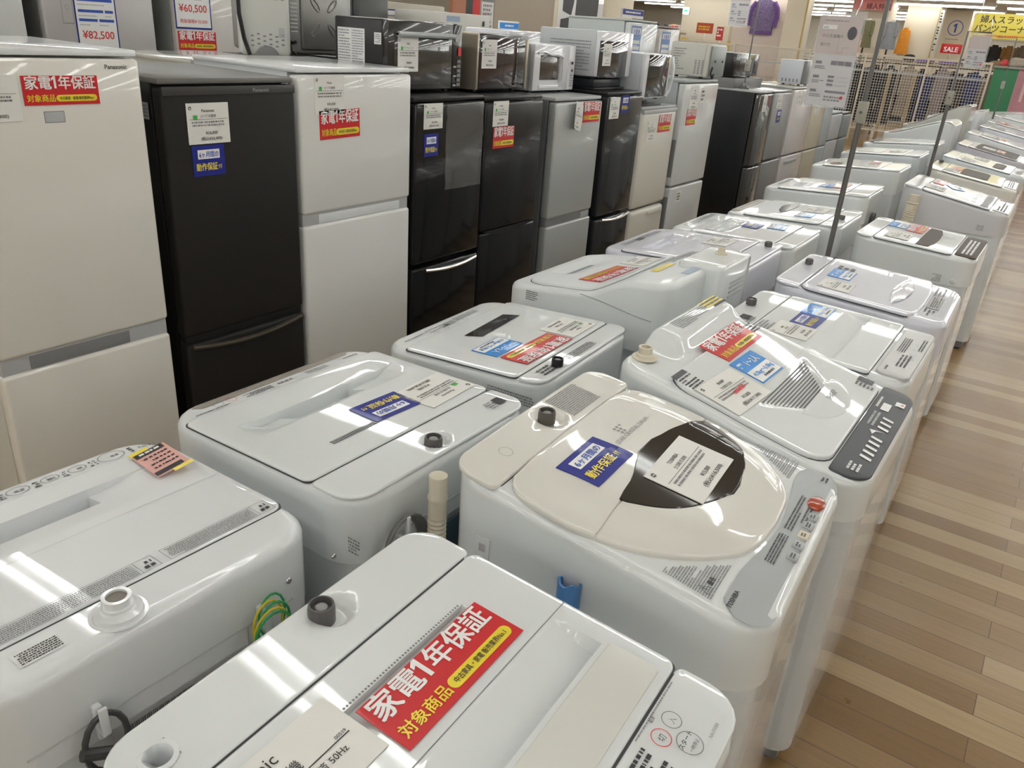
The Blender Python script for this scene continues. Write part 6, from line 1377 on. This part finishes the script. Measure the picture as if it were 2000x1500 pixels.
# posters and leaflet left of the taupe partition
b = MB(); b.box(-7.06, -7.0, 8.70, 9.28, 1.0, 2.3, M('poster_warm', (.45, .20, .12), .6)); bx = lambda x, y, h: (-6.999 + h, x, y)
b.poly([(8.95, 1.0), (9.1, 1.0), (9.12, 2.3), (8.98, 2.3)], BLACK, .001, bx); b.poly([(9.1, 1.0), (9.27, 1.0), (9.27, 2.3), (9.12, 2.3)], RED, .001, bx); b.box(-7.07, -7.06, 8.7, 9.28, 0, 1.0, LGREY); o = b.obj('wall_poster'); tag(o, 'tall poster in brown, black and red left of the white notice', 'poster')
b = MB(); b.box(-7.05, -7.0, 9.31, 9.58, .9, 2.3, PAPERG); b.rect(9.31, 9.58, 1.92, 2.2, MGREY, .001, bx); b.scrib(9.34, 9.55, 1.6, 1.9, 6, INKG, .001, bx, 4); b.ring(9.38, 1.74, .03, .008, INKR, .002, bx); b.box(-7.06, -7.05, 9.31, 9.58, 0, .9, LGREY); o = b.obj('wall_notice'); tag(o, 'white notice sheet with dark heading at the edge of the taupe partition', 'notice')

# ------------------------------------------------------------------ structure
FL = bpy.data.materials.new('plank_floor'); FL.use_nodes = True; nt = FL.node_tree; bs = nt.nodes['Principled BSDF']
tc = nt.nodes.new('ShaderNodeTexCoord'); mpn = nt.nodes.new('ShaderNodeMapping'); br = nt.nodes.new('ShaderNodeTexBrick')
nt.links.new(tc.outputs['Object'], mpn.inputs[0]); mpn.inputs['Location'].default_value = (.36, .02, 0)
nt.links.new(mpn.outputs[0], br.inputs['Vector'])
br.inputs['Scale'].default_value = 1; br.inputs['Brick Width'].default_value = .92; br.inputs['Row Height'].default_value = .0975; br.inputs['Mortar Size'].default_value = .0013; br.inputs['Mortar Smooth'].default_value = .1
br.inputs['Color1'].default_value = (.0, .0, .0, 1); br.inputs['Color2'].default_value = (1, 1, 1, 1); br.inputs['Mortar'].default_value = (.5, .5, .5, 1); br.inputs['Bias'].default_value = 0; br.offset = .37; br.offset_frequency = 2; br.squash = 1
cr = nt.nodes.new('ShaderNodeValToRGB'); nt.links.new(br.outputs['Color'], cr.inputs[0])
e = cr.color_ramp.elements; e[0].position = 0; e[0].color = (.27, .15, .045, 1); e[1].position = 1; e[1].color = (.46, .31, .135, 1)
for p, c in ((.3, (.38, .24, .105, 1)), (.55, (.33, .19, .07, 1)), (.75, (.52, .37, .195, 1))): q = e.new(p); q.color = c
mg = nt.nodes.new('ShaderNodeMapping'); mg.inputs['Scale'].default_value = (3, 90, 1); nt.links.new(tc.outputs['Object'], mg.inputs[0])
ng = nt.nodes.new('ShaderNodeTexNoise'); ng.inputs['Scale'].default_value = 1; ng.inputs['Detail'].default_value = 4; nt.links.new(mg.outputs[0], ng.inputs['Vector'])
mx = nt.nodes.new('ShaderNodeMix'); mx.data_type = 'RGBA'; mx.blend_type = 'MULTIPLY'; mx.inputs[0].default_value = .35; nt.links.new(cr.outputs[0], mx.inputs[6]); nt.links.new(ng.outputs['Fac'], mx.inputs[7])
m2x = nt.nodes.new('ShaderNodeMix'); m2x.data_type = 'RGBA'; m2x.inputs[7].default_value = (.12, .07, .04, 1); nt.links.new(br.outputs['Fac'], m2x.inputs[0]); nt.links.new(mx.outputs[2], m2x.inputs[6]); nt.links.new(m2x.outputs[2], bs.inputs['Base Color'])
nr = nt.nodes.new('ShaderNodeTexNoise'); nr.inputs['Scale'].default_value = 9; nr.inputs['Detail'].default_value = 5; nt.links.new(tc.outputs['Object'], nr.inputs['Vector'])
rr_ = nt.nodes.new('ShaderNodeMapRange'); rr_.inputs[3].default_value = .22; rr_.inputs[4].default_value = .42; nt.links.new(nr.outputs['Fac'], rr_.inputs[0]); nt.links.new(rr_.outputs[0], bs.inputs['Roughness'])
bp = nt.nodes.new('ShaderNodeBump'); bp.inputs['Strength'].default_value = .12; bp.inputs['Distance'].default_value = .004; n3 = nt.nodes.new('ShaderNodeTexNoise'); n3.inputs['Scale'].default_value = 45; nt.links.new(tc.outputs['Object'], n3.inputs['Vector']); nt.links.new(n3.outputs['Fac'], bp.inputs['Height']); nt.links.new(bp.outputs[0], bs.inputs['Normal'])
bs.inputs['Coat Weight'].default_value = .08; bs.inputs['Coat Roughness'].default_value = .15
X0, X1, Y0, Y1 = -19, 12.0, -7.0, 36
b = MB(); b.box(X0, X1, Y0, Y1, -.1, 0, FL); tag(b.obj('floor', smooth=False), kind='structure')
CE = M('ceiling_beige', (.50, .44, .34), .8); b = MB(); b.box(X0, X1, Y0, Y1, CEIL, CEIL + .1, CE); tag(b.obj('ceiling', smooth=False), kind='structure')
WA = M('wall_cream', (.62, .58, .50), .7)
for nm, q in (('wall_left', (X0 - .1, X0, Y0, Y1)), ('wall_right', (X1, X1 + .1, Y0, Y1)), ('wall_back', (X0, X1, Y1, Y1 + .1)), ('wall_front', (X0, X1, Y0 - .1, Y0))):
    b = MB(); b.box(*q, 0, CEIL, WA); tag(b.obj(nm, smooth=False), kind='structure')

# ------------------------------------------------------------------ ceiling lamps: rows of twin tubes running left to right
def lamp(x, y, L=2.4):
    root = empty('ceiling_light', (x, y, CEIL)); tag(root, 'long twin-tube fluorescent light under the beige ceiling', 'ceiling light', 'twin-tube ceiling lights in rows')
    b = MB(); b.box(-L / 2, L / 2, -.10, .10, -.055, -.001, M('lamp_housing', (.8, .8, .78), .4), .01); b.obj('housing', root)
    for s in (-.055, .055): b = MB(); b.tube([(-L / 2 + .03, s, -.078), (L / 2 - .03, s, -.078)], .016, TUBE, 10); b.obj('tube', root)
    return root
def copy_tree(o, parent=None):
    c = o.copy(); COL.objects.link(c)
    if parent: c.parent = parent
    for ch in list(o.children): copy_tree(ch, c)
    return c
proto = None
for j, y in enumerate([-5.75 + 2.45 * k for k in range(17)]):
    for i, x in enumerate([-14.18 + 2.62 * k for k in range(10)]):
        if y < 8 and x < -9: continue
        if proto is None: proto = lamp(x, y); continue
        c = copy_tree(proto); c.location = (x, y, CEIL)

# ------------------------------------------------------------------ pieces that sit on a lid, a door or a panel belong to it
def reparent():
    for r in [o for o in bpy.data.objects if o.parent is None and o.get('category') in ('washing machine', 'refrigerator', 'microwave oven')]:
        ch = {}
        for c in r.children: ch.setdefault(c.name.split('.')[0], c)
        cat = r['category']
        for c in list(r.children):
            n = c.name.split('.')[0]; t = None
            if cat == 'washing machine':
                if n in ('lid_window', 'lid_fold_line', 'lid_print', 'lid_vent_slots', 'lid_vent_holes', 'lid_vent', 'lid_panel', 'lid_handle', 'lid_boss', 'vent_ribs', 'lid_trim', 'lid_badge', 'price_card', 'warranty_sticker', 'guarantee_sticker', 'capacity_sticker', 'paper_note'): t = ch.get('lid')
                elif n in ('control_print', 'start_button', 'push_button', 'display_window'): t = ch.get('control_panel')
                elif n in ('water_inlet_cap', 'hinge_print', 'hose_hole'): t = ch.get('hinge_cover') or ch.get('rear_deck')
            elif cat == 'refrigerator':
                if n in ('price_card', 'warranty_sticker', 'guarantee_sticker', 'brand_mark', 'door_trim', 'door_film', 'price_tag', 'spec_sheet', 'touch_panel'): t = ch.get('upper_door')
                elif n == 'handle': t = ch.get('lower_door')
            else:
                if n in ('window', 'handle', 'price_card', 'door_relief'): t = ch.get('door')
                elif n == 'keypad': t = ch.get('control_panel')
            if t is not None and t is not c: c.parent = t
reparent()
